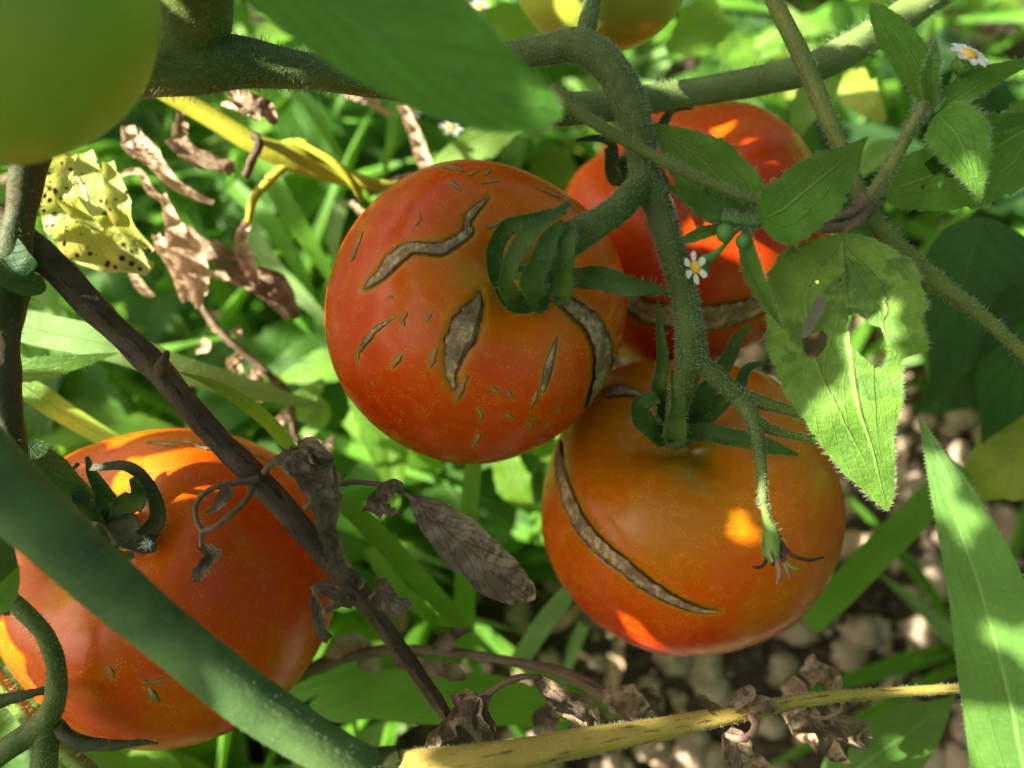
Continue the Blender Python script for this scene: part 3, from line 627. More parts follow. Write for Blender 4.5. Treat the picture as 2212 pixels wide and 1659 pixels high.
dry([(600, 985, .231), (640, 1000, .228), (680, 1040, .227), (700, 1090, .228), (715, 1160, .230), (735, 1230, .233), (770, 1250, .236)], [20, 48, 50, 38, 34, 26, 10], db, curl=1.5, rum=.75, seed=4, nu=120, nv=29, rs=150, wave=(.3, 9), hs=hb, nh=300)
dry([(640, 965, .229), (680, 985, .226), (700, 1020, .226), (690, 1050, .228)], [20, 34, 30, 10], db, curl=1.3, rum=.7, seed=5, rs=160)
dry([(810, 1110, .231), (825, 1070, .229), (850, 1048, .229), (870, 1060, .230)], [22, 26, 18, 6], db, curl=1.0, rum=.6, seed=6, rs=170)
dry([(830, 1050, .232), (815, 1080, .230), (835, 1108, .229), (855, 1100, .230)], [10, 20, 18, 6], db, curl=1.4, rum=.6, seed=7, rs=170)
dry([(437, 1180, .229), (450, 1205, .226), (440, 1230, .226), (430, 1255, .228)], [10, 32, 24, 12], db, curl=1.3, rum=.6, seed=8, rs=170)
dry([(480, 1040, .229), (490, 1065, .227), (470, 1090, .228), (445, 1110, .229)], [6, 18, 12, 5], db, curl=1.2, rum=.6, seed=9, rs=170)
dry([(672, 1275, .233), (700, 1265, .231), (735, 1300, .232), (760, 1310, .236)], [16, 24, 22, 8], db, curl=1.6, rum=.6, seed=10, rs=150)
dry([(676, 1290, .234), (690, 1340, .232), (712, 1378, .234)], [18, 24, 14], db, curl=1.5, rum=.6, seed=11, rs=150)
dry([(820, 1250, .239), (830, 1290, .237), (865, 1310, .237), (885, 1298, .238)], [12, 32, 26, 10], db, curl=1.2, rum=.6, seed=12, rs=150)
dry([(770, 1240, .240), (785, 1260, .238), (770, 1275, .239)], [8, 12, 6], db, curl=1.4, rum=.6, seed=13, rs=150)
# lower cluster
dry([(975, 1550, .252), (960, 1580, .249), (940, 1600, .248), (930, 1625, .249)], [12, 30, 28, 12], db, curl=1.5, rum=.7, seed=14, rs=150, mat='dry3')
dry([(1000, 1500, .25), (1020, 1530, .247), (1030, 1570, .246), (1060, 1610, .248)], [14, 34, 36, 10], db, curl=1.5, rum=.7, seed=15, rs=150, mat='dry3')
dry([(1060, 1500, .248), (1040, 1530, .246), (1045, 1570, .247), (1055, 1600, .249)], [8, 24, 26, 10], db, curl=1.2, rum=.6, seed=16, rs=150, mat='dry')
dry([(980, 1500, .252), (990, 1530, .250), (975, 1570, .25), (985, 1600, .25)], [14, 26, 26, 8], db, curl=1.5, rum=.7, seed=17, rs=150, mat='dry3')
dry([(1160, 1465, .246), (1190, 1490, .243), (1225, 1515, .242), (1270, 1545, .243), (1285, 1590, .245)], [10, 32, 36, 28, 8], db, curl=1.3, rum=.6, seed=18, rs=130, nu=90, mat='dry')
dry([(1165, 1475, .247), (1200, 1515, .245), (1240, 1550, .245), (1280, 1580, .246)], [6, 16, 14, 6], db, curl=1.3, rum=.6, seed=19, rs=130, mat='dry2')
hb.build(db, M['hair_dim'])

# dry leaves sitting on the yellow shoot
ds = thing('withered_leaf_cluster', P(1610, 1545, .235), 'grey and tan shrivelled leaves clinging to the yellow shoot at lower right', 'leaf')
dry([(1560, 1545, .234), (1540, 1525, .231), (1525, 1512, .230), (1520, 1500, .231)], [8, 20, 18, 8], ds, curl=1.6, rum=.4, seed=21, rs=160, mat='dry')
dry([(1580, 1540, .234), (1600, 1510, .229), (1620, 1495, .227), (1608, 1490, .228)], [12, 24, 18, 8], ds, curl=1.1, rum=.5, seed=22, rs=160)
dry([(1610, 1535, .233), (1640, 1520, .228), (1668, 1530, .228), (1672, 1540, .229)], [14, 24, 16, 5], ds, curl=1.1, rum=.4, seed=23, rs=160)
tube([(1622, 1545, .230, 8), (1632, 1565, .228, 9), (1620, 1588, .227, 8), (1595, 1595, .227, 8), (1570, 1588, .229, 7)], M['pinkdry'], 'curled_petiole', ds, sides=10, bump=.1)
dry([(1568, 1580, .231), (1590, 1610, .229), (1610, 1650, .229), (1625, 1700, .231)], [12, 40, 44, 20], ds, curl=1.3, rum=.7, seed=24, rs=140, nu=80, mat='dry')
dry([(1565, 1585, .232), (1572, 1620, .231), (1600, 1650, .230)], [8, 20, 10], ds, curl=1.1, rum=.7, seed=25, rs=140, mat='dry2')
dc = thing('withered_leaf_cluster', P(1770, 1520, .258), 'crumpled brown leaves hanging below the thin end of the yellow shoot', 'leaf')
tube([(1780, 1505, .254, 5), (1815, 1500, .252, 6), (1818, 1530, .252, 6), (1785, 1550, .255, 5), (1750, 1545, .258, 5)], M['brown_lt'], 'curled_petiole', dc, sides=10)
for k, (p, wd, mt) in enumerate(((((1720, 1540, .27), (1755, 1570, .266), (1790, 1600, .264), (1830, 1620, .266)), [20, 46, 40, 16], 'dry'),
                                (((1700, 1530, .275), (1730, 1550, .272), (1745, 1590, .272), (1770, 1620, .274)), [24, 40, 26, 10], 'dry2'),
                                (((1770, 1560, .268), (1810, 1570, .262), (1850, 1590, .262), (1880, 1600, .265)), [16, 36, 32, 10], 'dry'),
                                (((1740, 1470, .285), (1760, 1450, .28), (1790, 1460, .28), (1785, 1500, .282)), [20, 34, 28, 12], 'dry3'),
                                (((1690, 1500, .285), (1720, 1490, .282), (1750, 1510, .28)), [14, 26, 12], 'dry3'),
                                (((1770, 1600, .268), (1800, 1620, .264), (1830, 1650, .264)), [12, 24, 8], 'dry2'))):
    dry(p, wd, dc, mat=mt, curl=1.3, rum=.75, seed=30 + k, rs=130)

# ------------------------------------------------------------------ hairy weed with small white flowers (right)
hw = Hairs()
wd = thing('flowering_weed', P(1860, 455, .238), 'hairy green weed with ragged leaves branching over the red tomato at right', 'weed plant')
tube([(1640, -80, .244, 17), (1672, 0, .243, 18), (1735, 130, .241, 20), (1790, 260, .239, 19), (1840, 370, .238, 16), (1865, 440, .238, 17)], M['weed_stem'], 'stem', wd, hair=1500, hs=hw, hlen=.0013)
tube([(1862, 440, .238, 18), (1890, 480, .239, 20), (1950, 545, .241, 22), (2040, 620, .244, 18), (2130, 690, .247, 15), (2240, 790, .25, 13)], M['weed_stem'], 'stem', wd, hair=1200, hs=hw, hlen=.0013)
tube([(1862, 450, .237, 18), (1900, 400, .235, 16), (1950, 310, .232, 14), (1985, 250, .230, 14), (2000, 215, .229, 12)], M['weed_stem'], 'stem', wd, hair=1200, hs=hw, hlen=.0015)
tube([(1868, 462, .238, 18), (1830, 482, .238, 18), (1790, 488, .239, 14), (1760, 490, .241, 12)], M['brown_lt'], 'withered_node', wd, hair=150, hs=hw, hlen=.0008)
tube([(1865, 440, .236, 14), (1838, 458, .236, 11), (1800, 462, .236, 8), (1768, 455, .237, 4)], M['brown_lt'], 'withered_node', wd, hair=100, hs=hw, hlen=.0008, bump=.25)
tube([(1858, 420, .237, 14), (1868, 448, .237, 22), (1858, 470, .237, 18), (1830, 498, .236, 7), (1818, 520, .235, 5)], M['brown_lt'], 'withered_node', wd, bump=.25, hair=100, hs=hw, hlen=.0008)
tube([(1190, 190, .222, 9), (1230, 225, .221, 12), (1300, 275, .221, 14), (1400, 330, .221, 13), (1500, 382, .222, 12), (1580, 415, .223, 11), (1650, 440, .224, 9)], M['weed_stem'], 'stem', wd, hair=900, hs=hw, hlen=.0012)
tube([(1625, 470, .226, 13), (1690, 480, .229, 12), (1760, 488, .235, 12)], M['weed_stem'], 'stem', wd, hair=120, hs=hw)
tube([(1560, 470, .226, 10), (1600, 478, .225, 13), (1640, 482, .225, 12)], M['bud'], 'shoot_tip', wd, hair=500, hs=hw, hlen=.0018)
def wl(pts, W, mat='leaf', **k):
    a = dict(fold=.12, serr=(.10, 13), wave=(.08, 4), nu=110, nv=21, hs=hw, nh=260, hlen=.0012, rum=.06, rs=120); a.update(k)
    return blade('leaf', pts, W, M[mat], wd, **a)
OV = lambda a, b: [(0, a * .12, b * .12), (.06, a * .55, b * .55), (.16, a * .88, b * .88), (.30, a, b), (.48, a * .93, b * .93), (.66, a * .68, b * .68), (.82, a * .36, b * .36), (.93, a * .12, b * .12), (1, .5, .5)]
LN = lambda a, b: [(0, a * .3, b * .3), (.15, a * .7, b * .7), (.4, a, b), (.65, a * .8, b * .8), (.85, a * .4, b * .4), (1, .5, .5)]
wl([(1640, 478, .224), (1690, 450, .219), (1760, 395, .217), (1820, 345, .218), (1876, 294, .221)], OV(62, 88), seed=1)
wl([(1630, 470, .226), (1590, 420, .226), (1520, 350, .227), (1460, 305, .229), (1405, 262, .232)], OV(88, 66), seed=2)
wl([(1630, 478, .227), (1570, 465, .228), (1510, 440, .229), (1440, 400, .231)], LN(30, 46), seed=3, nh=150)
wl([(1610, 495, .224), (1618, 560, .220), (1645, 630, .219), (1690, 708, .221)], LN(22, 22), seed=4, fold=.35, nh=300)
wl([(1580, 490, .226), (1530, 500, .224), (1490, 515, .225), (1462, 522, .227)], LN(14, 16), seed=5, nh=120)
wl([(1820, 505, .234), (1822, 600, .229), (1835, 720, .226), (1850, 850, .225), (1885, 980, .226), (1918, 1105, .229)],
   [(0, 10, 12), (.03, 60, 70), (.08, 100, 125), (.16, 138, 160), (.26, 160, 168), (.34, 165, 172), (.38, 140, 178), (.45, 150, 176), (.49, 158, 168), (.5, 100, 165), (.57, 96, 150), (.65, 90, 118), (.73, 62, 98), (.76, 50, 92), (.84, 38, 70), (.90, 28, 42), (.95, 22, 26), (1, 1, 1)],
   mat='leaf_hole', nu=240, nv=90, seed=6, serr=(.05, 19), fold=.05, wave=(.06, 5), nh=700, rum=.05, rs=90,
   holes=[[(1832, 684), (1850, 676), (1868, 690), (1880, 702), (1900, 706), (1912, 730), (1914, 760), (1912, 792), (1890, 795), (1868, 775), (1838, 745), (1832, 710)],
          [(1732, 733), (1750, 722), (1775, 712), (1788, 728), (1785, 748), (1768, 770), (1752, 778), (1738, 762)], [(1762, 606), (1768, 604), (1768, 612), (1762, 612)], [(1812, 602), (1818, 602), (1818, 609), (1812, 609)]])
blade('papery_patch', [(1772, 640, .2265), (1765, 672, .2262), (1745, 705, .2258), (1736, 728, .2257)], [(0, 6, 6), (.2, 17, 12), (.35, 10, 15), (.6, 15, 8), (1, 5, 5)], M['papery'], wd, nu=20, nv=7, rum=.15, rs=300)
# upper right rosette
wl([(2005, 225, .229), (1985, 150, .225), (1940, 75, .224), (1880, 5, .226)], [(0, 8, 8), (.2, 34, 26), (.45, 46, 34), (.7, 44, 32), (.9, 24, 18), (1, 1, 1)], seed=7, curl=.5)
wl([(2015, 235, .229), (2010, 180, .224), (2018, 130, .222), (2022, 82, .223)], LN(20, 18), seed=8, mat='leaf', fold=.3)
wl([(2030, 235, .229), (2070, 205, .226), (2140, 165, .225), (2260, 120, .228)], LN(34, 30), seed=9)
wl([(2025, 245, .228), (2065, 290, .222), (2095, 350, .220), (2118, 440, .222)], OV(64, 60), seed=10)
wl([(2040, 250, .24), (2110, 270, .242), (2180, 262, .244), (2260, 240, .246)], LN(24, 24), seed=11)
wl([(2230, 300, .247), (2120, 330, .246), (2020, 370, .245), (1930, 410, .247), (1905, 425, .248)], OV(110, 95), seed=12, mat='leaf_hole', nu=160, nv=60, blot=None) if False else \
wl([(2260, 250, .247), (2150, 320, .246), (2040, 370, .245), (1950, 400, .247), (1905, 408, .248)], [(0, 80, 60), (.2, 110, 60), (.45, 100, 70), (.7, 66, 60), (.9, 34, 30), (1, 1, 1)], seed=12, mat='leaf', nu=160, nv=60,
   holes=[[(1995, 352), (2015, 340), (2030, 318), (2040, 330), (2035, 352), (2060, 362), (2068, 380), (2040, 385), (2015, 378)], [(1990, 400), (1998, 398), (1998, 408), (1990, 408)], [(2026, 394), (2040, 390), (2044, 402), (2034, 410), (2026, 404)]])
hw.build(wd, M['hair'])
# flowers and buds
def flower(name, label, ctr, d, r, ax, par, k=7):
    o = thing(name, P(ctr[0], ctr[1], d), label, 'flower')
    A = (CM.to_3x3() @ Vector(ax)).normalized(); a = A.orthogonal().normalized(); b = A.cross(a); c = P(ctr[0], ctr[1], d); R = r * d / F
    v, f = ico(3)
    Mx = lambda q, s: np.array(c) + (q[:, :1] * np.array(a) + q[:, 1:2] * np.array(b)) * s + q[:, 2:3] * np.array(A) * s
    v2 = v.copy(); v2[:, 2] = np.where(v2[:, 2] > 0, v2[:, 2] * .5, v2[:, 2] * 1.25); mk('flower_base', Mx(v2, R * .62) - np.array(A) * R * .35, f, M['bract'], o, uv=np.c_[v[:, 0] * .5 + .5, v[:, 1] * .5 + .5])
    dv = v * (1 + .22 * np.array([noise.noise(Vector(q) * 6) for q in v]))[:, None]; dv[:, 2] *= .6
    mk('flower_disc', Mx(dv, R * .5) + np.array(A) * R * .05, f, M['disc'], o)
    for i in range(k):
        an = 6.28 * i / k + .2; e = a * math.cos(an) + b * math.sin(an); s = A.cross(e); VV = []; 
        for u, wdt in ((.42, .12), (.7, .26), (.95, .30), (1.12, .26)):
            for t in (-1, -.33, .33, 1):
                uu = u + (.10 if (abs(t) < .5 and u > 1.1) else 0) - (.05 if (abs(t) > .9 and u > 1.1) else 0)
                VV.append(c + e * R * uu + s * R * wdt * t + A * R * (.05 + .12 * abs(t)))
        mk('petal', np.array([tuple(q) for q in VV]), grid_faces(4, 4), M['white'], o)
    return o
flower('weed_flower', 'small white and yellow daisy-like flower facing left in front of the red tomato', (1505, 578), .221, 30, (-.75, -.2, .45), wd, 6)
flower('weed_flower', 'small white and yellow flower head at the top right corner', (2092, 122), .222, 38, (.25, .62, .72), wd, 9)
tube([(1518, 566, .222, 14), (1540, 552, .222, 9), (1560, 535, .222, 6), (1585, 505, .224, 5), (1600, 490, .225, 6)], M['bud'], 'flower_stalk', wd, sides=10)
tube([(2082, 135, .226, 20), (2065, 175, .227, 12), (2040, 215, .228, 8), (2020, 240, .229, 8)], M['bud'], 'flower_stalk', wd, sides=10)
for (x, y, r, dd) in ((1567, 503, 20, .222), (1606, 522, 17, .222)):
    v, f = ico(3); mk('flower_bud', v * r * dd / F * np.array([1, 1.1, 1]) + np.array(P(x, y, dd)), f, M['bud'], wd)
for (x, y, dd, nm) in ((975, 276, .40, 'blurred white and yellow flower between the big leaf and the scarred tomato'), (890, 238, .42, 'blurred yellow flower under the edge of the big leaf'), (1035, 18, .44, 'blurred flower at the top edge left of the yellow-green tomato'), (655, 1655, .40, 'blurred flower at the bottom edge near the thick diagonal stem'), (1900, 905, .42, 'blurred yellow bud in the shade left of the yellowing leaf')):
    flower('weed_flower', nm, (x, y), dd, 20, (.1, .4, .8), None, 6)
# white fluffy seed on tomato 4
sd_ = thing('weed_seed', P(320, 1177, .236), 'tiny white star-shaped seed lying by the calyx of the lower left tomato', 'seed')
hq = Hairs(); c = P(320, 1175, .236)
for i in range(16):
    an = 6.28 * i / 16 + random.uniform(-.1, .1); hq.add(c, CM.to_3x3() @ Vector((math.cos(an), math.sin(an), .35)), .0024 * random.uniform(.8, 1.1), .00028)
hq.build(sd_, M['white'], 'bristles')
v, f = ico(1); mk('seed_core', v * .0004 + np.array(c), f, M['blackdry'], sd_)

# ------------------------------------------------------------------ other single leaves and blades
def single(name, label, cat_, pts, W, mat, group=None, hair=0, hl=.001, part='leaf_blade', **k):
    r = thing(name, P(*pts[0]), label, cat_, group); h = Hairs()
    blade(part, pts, W, M[mat], r, hs=h, nh=hair, hlen=hl, **k); h.build(r, M['hair']); return r
single('tall_weed', 'tall pointed green leaf standing along the right edge', 'leaf', [(2230, 1760, .215), (2180, 1500, .213), (2120, 1280, .214), (2050, 1080, .216), (1984, 898, .220)],
       [(0, 110, 110), (.3, 92, 98), (.55, 60, 84), (.75, 34, 56), (.9, 14, 22), (1, 1, 1)], 'leaf_spear', hair=700, hl=.0006, fold=.12, wave=(.03, 2), nu=90, nv=21)
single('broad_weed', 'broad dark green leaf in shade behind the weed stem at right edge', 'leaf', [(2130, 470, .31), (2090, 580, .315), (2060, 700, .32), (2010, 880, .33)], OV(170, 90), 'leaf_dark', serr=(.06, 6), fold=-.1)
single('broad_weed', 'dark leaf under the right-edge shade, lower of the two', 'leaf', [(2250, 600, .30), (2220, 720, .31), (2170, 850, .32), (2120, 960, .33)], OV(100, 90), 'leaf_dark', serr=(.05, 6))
single('yellowing_weed', 'yellow-green lobed leaf at the right edge below the dark leaves', 'leaf', [(2300, 900, .33), (2220, 960, .335), (2140, 1020, .34), (2060, 1090, .35)], OV(120, 90), 'leaf_lime', serr=(.15, 5), wave=(.15, 3))
single('wild_grass', 'broad grass blade slanting right of the amber tomato', 'grass blade', [(2080, 1010, .33), (1960, 1130, .335), (1850, 1240, .34), (1745, 1350, .35)], [(0, 30, 30), (.4, 34, 34), (.8, 34, 32), (1, 26, 26)], 'grass', part='blade')
single('broad_weed', 'green leaf at the bottom edge lower right with sun spots', 'leaf', [(1780, 1720, .30), (1880, 1640, .30), (1980, 1570, .31), (2066, 1500, .32)], OV(70, 80), 'leaf_spear', fold=.1)
single('broad_weed', 'broad pale green leaf lying flat at bottom centre', 'leaf', [(672, 1540, .33), (800, 1500, .325), (950, 1500, .32), (1100, 1510, .325), (1230, 1560, .33)], [(0, 20, 10), (.1, 42, 40), (.4, 52, 62), (.7, 44, 58), (1, 30, 30)], 'grass', fold=.1, part='blade')
single('wild_grass', 'narrow lit grass blade just above the broad flat leaf at bottom centre', 'grass blade', [(600, 1520, .34), (720, 1460, .335), (850, 1430, .33), (1000, 1425, .34)], [(0, 24, 24), (.5, 22, 22), (1, 10, 10)], 'grass', part='blade')
single('wild_grass', 'pale wide grass blade under the brown stem at left', 'grass blade', [(0, 690, .30), (90, 712, .30), (240, 745, .30), (400, 800, .31), (560, 845, .325), (700, 880, .34)], [(0, 24, 24), (.15, 36, 38), (.4, 34, 36), (.7, 26, 28), (1, 6, 6)], 'grass2', part='blade')
single('wild_grass', 'bright lime grass blade above the lower left tomato', 'grass blade', [(20, 810, .29), (90, 860, .29), (160, 905, .30), (260, 965, .32)], [(0, 24, 24), (.4, 26, 26), (1, 18, 18)], 'leaf_bg2', part='blade')
single('wild_grass', 'sharp twisting grass blade rising to a thin tip above the lower left tomato', 'grass blade', [(640, 1000, .262), (590, 925, .255), (530, 872, .25), (460, 830, .248), (385, 803, .248)], [(0, 22, 22), (.35, 20, 18), (.6, 16, 14), (.85, 7, 6), (1, 1, 1)], 'grass', roll=[.9, .6, .2, .4], part='blade', fold=.2)
single('wild_grass', 'arching grass blade passing right of the lower left tomato', 'grass blade', [(735, 1075, .29), (800, 1140, .29), (880, 1225, .295), (950, 1300, .30), (1010, 1360, .31)], [(0, 22, 22), (.3, 24, 22), (.7, 22, 20), (1, 12, 12)], 'grass', part='blade', fold=.15)
single('nettle_weed', 'narrow serrated green leaf under the pale wide blade at left edge', 'leaf', [(20, 800, .27), (90, 795, .268), (170, 780, .268), (255, 762, .27)], [(0, 26, 30), (.4, 26, 28), (.8, 10, 10), (1, 1, 1)], 'leaf', serr=(.15, 9), hair=60)
single('wild_grass', 'upright grass blade in the gap below the scarred tomato', 'grass blade', [(1000, 1420, .34), (1005, 1260, .33), (1012, 1120, .325), (1024, 990, .33)], [(0, 24, 24), (.5, 22, 22), (1, 18, 18)], 'grass', part='blade')
single('wild_grass', 'grass blade leaning right below the amber tomato\'s left side', 'grass blade', [(1120, 1430, .36), (1180, 1340, .35), (1260, 1240, .35)], [(0, 20, 20), (.5, 22, 22), (1, 16, 16)], 'grass2', part='blade')

for k, (p, w_, mt, nm) in enumerate([
    ([(1800, 165, .345), (1765, 200, .34), (1735, 250, .335), (1718, 312, .34)], [(0, 20, 20), (.3, 40, 44), (.6, 34, 36), (1, 3, 3)], 'leaf_bg2', 'pale hanging weed leaf below the thick stem at top right'),
    ([(1850, 150, .37), (1850, 190, .365), (1880, 230, .36), (1912, 262, .36)], [(0, 16, 16), (.4, 46, 44), (1, 6, 6)], 'leaf_lime', 'yellow-green weed leaf right of the pale hanging one'),
    ([(1180, 60, .36), (1110, 50, .355), (1040, 50, .355), (985, 30, .36)], [(0, 30, 30), (.4, 44, 46), (1, 6, 6)], 'leaf_bg', 'green weed leaf left of the yellow-green tomato'),
    ([(1130, 250, .38), (1060, 290, .375), (990, 330, .375), (930, 360, .38)], [(0, 20, 20), (.4, 46, 46), (1, 6, 6)], 'leaf_bg2', 'pale weed leaf above the scarred tomato'),
    ([(1560, 20, .36), (1500, 70, .355), (1440, 110, .355)], [(0, 50, 50), (.5, 60, 60), (1, 6, 6)], 'leaf_bg', 'wide green weed leaf right of the yellow-green tomato'),
    ([(700, 820, .36), (660, 870, .355), (690, 900, .355), (640, 960, .36)], [(0, 6, 6), (.4, 40, 40), (1, 6, 6)], 'leaf_bg2', 'pale lobed weed leaf left of the scarred tomato'),
    ([(750, 900, .40), (820, 940, .395), (880, 980, .395), (960, 1010, .40)], [(0, 20, 20), (.4, 52, 52), (1, 6, 6)], 'leaf_bg', 'green weed leaf under the left side of the scarred tomato'),
    ([(1090, 990, .38), (1110, 1050, .375), (1150, 1110, .375)], [(0, 30, 30), (.5, 46, 40), (1, 6, 6)], 'leaf_bg', 'green weed leaf in the gap left of the amber tomato'),
    ([(1840, 380, .36), (1900, 330, .355), (1960, 300, .355)], [(0, 16, 16), (.5, 30, 30), (1, 3, 3)], 'leaf_bg2', 'pale leaf behind the forking weed stem')]):
    single('background_weed', nm, 'weed', p, w_, mt, serr=(.12, 6), fold=.1, wave=(.1, 2), nu=40, nv=13)
for k, (p, wdt, mt, nm) in enumerate([
    ([(555, 330, .36), (610, 430, .355), (665, 520, .355), (720, 610, .36)], 22, 'grass', 'bright grass blade running down to the left side of the scarred tomato, upper one'),
    ([(540, 500, .37), (600, 590, .365), (660, 650, .365), (720, 710, .37)], 20, 'grass2', 'pale grass blade touching the left side of the scarred tomato, middle one'),
    ([(500, 400, .40), (580, 480, .395), (650, 590, .395), (690, 700, .40)], 18, 'grass', 'thin grass blade behind the tan dried leaves'),
    ([(850, 200, .40), (848, 270, .395), (830, 380, .40)], 13, 'grass', 'short upright grass blade above the scarred tomato'),
    ([(640, 190, .40), (690, 260, .395), (740, 350, .40)], 14, 'grass', 'grass blade between the tan dried leaf and the big blurred leaf'),
    ([(740, 430, .38), (720, 500, .38), (725, 560, .385)], 18, 'grass2', 'pale short grass blade at the upper left of the scarred tomato'),
    ([(800, 1180, .37), (850, 1260, .365), (930, 1330, .36), (990, 1350, .365)], 18, 'grass', 'grass blade below the flat grey dry leaf'),
    ([(1260, 1350, .42), (1240, 1400, .415), (1215, 1480, .42)], 14, 'grass2', 'thin pale grass blade under the amber tomato')]):
    single('wild_grass', nm, 'grass blade', p, [(0, wdt, wdt), (.5, wdt, wdt), (1, wdt * .4, wdt * .4)], mt, part='blade', fold=.15, nu=30, nv=7)
# left edge dark stems
hl_ = Hairs()
le = thing('tomato_side_shoot', P(30, 620, .225), 'dark hairy tomato shoot running down the left edge', 'stem')
tube([(70, 330, .222, 40), (50, 420, .224, 34), (35, 520, .226, 36), (20, 620, .228, 44), (8, 720, .228, 34), (15, 850, .228, 28), (28, 960, .23, 26), (30, 1040, .232, 22)], M['stem_dark'], 'stem', le, hair=900, hs=hl_, hlen=.0015, bump=.12)
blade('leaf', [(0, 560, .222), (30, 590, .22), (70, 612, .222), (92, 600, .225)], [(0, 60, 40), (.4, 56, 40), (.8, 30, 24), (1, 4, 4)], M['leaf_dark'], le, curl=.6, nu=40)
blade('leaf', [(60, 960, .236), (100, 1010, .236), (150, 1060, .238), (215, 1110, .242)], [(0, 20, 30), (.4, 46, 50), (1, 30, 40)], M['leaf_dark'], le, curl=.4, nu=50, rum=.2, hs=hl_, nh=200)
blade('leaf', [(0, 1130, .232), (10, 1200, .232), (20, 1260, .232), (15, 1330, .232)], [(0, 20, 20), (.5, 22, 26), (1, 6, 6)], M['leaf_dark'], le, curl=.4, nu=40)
hl_.build(le, M['hair_dim'])
hx = Hairs()
lb = thing('tomato_side_shoot', P(115, 1480, .232), 'curved dark green forked shoot in the bottom left corner', 'stem')
tube([(-20, 1270, .230, 20), (40, 1310, .228, 19), (95, 1370, .228, 19), (122, 1440, .229, 20), (118, 1510, .231, 23), (95, 1560, .232, 28), (40, 1600, .232, 26), (-30, 1650, .232, 24)], M['stem'], 'stem', lb, hair=800, hs=hx, hlen=.001)
tube([(100, 1545, .232, 24), (98, 1610, .233, 28), (90, 1720, .234, 28)], M['stem'], 'stem', lb, hair=300, hs=hx)
tube([(115, 1560, .233, 14), (160, 1600, .232, 18), (230, 1610, .233, 13), (300, 1604, .235, 7), (342, 1606, .236, 2)], M['calyx_dry'], 'sepal', lb, sides=12, bump=.15, hair=120, hs=hx)
tube([(120, 1485, .234, 6), (60, 1500, .233, 10), (0, 1515, .233, 14), (-40, 1520, .233, 14)], M['calyx_dry'], 'sepal', lb, sides=12, bump=.15, hair=100, hs=hx)
hx.build(lb, M['hair'])
hy = Hairs()
ls = thing('bristly_weed', P(60, 1500, .262), 'bristly lime green weed stem in the bottom left corner', 'stem')
tube([(-60, 1410, .262, 18), (20, 1500, .262, 18), (90, 1580, .262, 18), (160, 1640, .262, 18), (230, 1700, .262, 18)], M['ped_lime'], 'stem', ls, hair=900, hs=hy, hlen=.0028, ridge=.08)
hy.build(ls, M['hair'])
single('small_weed', 'small green leaf poking in at the left edge beside the lower left tomato', 'leaf', [(-60, 1340, .215), (-10, 1310, .213), (20, 1270, .213), (42, 1222, .214)], LN(30, 26), 'leaf_front', fold=.1)

# ------------------------------------------------------------------ yellow branch, spotted yellow leaf, tan dried leaves (upper left)
yb = thing('yellowing_branch', P(340, 185, .30), 'blurred yellow leaf stalk crossing the upper left with shrivelled tan leaves', 'branch')
tube([(250, 120, .29, 22), (345, 188, .295, 23), (450, 250, .30, 23), (560, 315, .305, 24), (640, 345, .31, 28), (720, 378, .315, 19), (835, 402, .32, 13), (900, 400, .33, 8)], M['yellow2'], 'stalk', yb, sides=16)
tube([(600, 318, .308, 10), (650, 310, .308, 11), (720, 350, .308, 10), (765, 400, .312, 9), (780, 430, .32, 8)], M['yellow2'], 'stalk', yb, sides=12)
tube([(620, 355, .308, 9), (580, 390, .308, 11), (548, 430, .31, 10), (536, 480, .312, 7)], M['yellow2'], 'stalk', yb, sides=12)
tube([(548, 290, .300, 8), (560, 310, .297, 10), (545, 345, .297, 10), (530, 380, .30, 9)], M['brown'], 'twig', yb, sides=10, bump=.2)
DR = [([(500, 190, .30), (540, 220, .295), (580, 235, .297), (598, 270, .30)], [14, 40, 34, 12], 'dry3'),
      ([(480, 225, .305), (530, 240, .30), (560, 260, .30)], [8, 26, 10], 'dry2'),
      ([(385, 240, .305), (380, 300, .30), (420, 340, .298), (480, 355, .30), (500, 372, .305)], [16, 38, 36, 30, 10], 'dry3'),
      ([(370, 300, .306), (395, 330, .303), (450, 360, .302)], [8, 18, 12], 'dry2'),
      ([(275, 270, .31), (285, 310, .305), (330, 350, .302), (380, 400, .303), (462, 440, .308)], [16, 40, 34, 26, 10], 'dry2'),
      ([(290, 300, .306), (310, 340, .303), (350, 370, .303)], [10, 24, 14], 'dry3'),
      ([(250, 380, .31), (300, 370, .307), (330, 410, .307), (360, 440, .31)], [6, 12, 16, 8], 'dry2'),
      ([(355, 420, .312), (380, 480, .308), (400, 540, .308), (420, 600, .31), (430, 665, .315)], [10, 24, 46, 40, 10], 'dry2'),
      ([(340, 510, .315), (360, 560, .312), (385, 610, .313), (400, 650, .316)], [14, 34, 30, 10], 'dry2'),
      ([(400, 500, .32), (460, 540, .317), (530, 580, .317), (600, 620, .32), (640, 690, .325)], [20, 44, 48, 40, 12], 'dry3'),
      ([(440, 590, .32), (500, 600, .317), (560, 630, .318), (620, 690, .322)], [10, 20, 26, 10], 'dry2'),
      ([(540, 480, .315), (525, 520, .312), (545, 570, .313), (560, 620, .317)], [14, 32, 30, 12], 'dry2'),
      ([(280, 590, .32), (300, 620, .318), (330, 640, .32)], [10, 22, 8], 'dry2'),
      ([(870, 225, .36), (890, 290, .36), (915, 350, .36), (930, 400, .36)], [18, 24, 30, 16], 'dry2'),
      ([(740, 200, .36), (790, 215, .36), (840, 250, .37)], [10, 20, 8], 'dry2'),
      ([(790, 420, .34), (840, 400, .34), (920, 375, .345)], [16, 22, 10], 'dry3'),
      ([(760, 440, .33), (790, 470, .33), (800, 500, .335)], [10, 16, 8], 'dry2')]
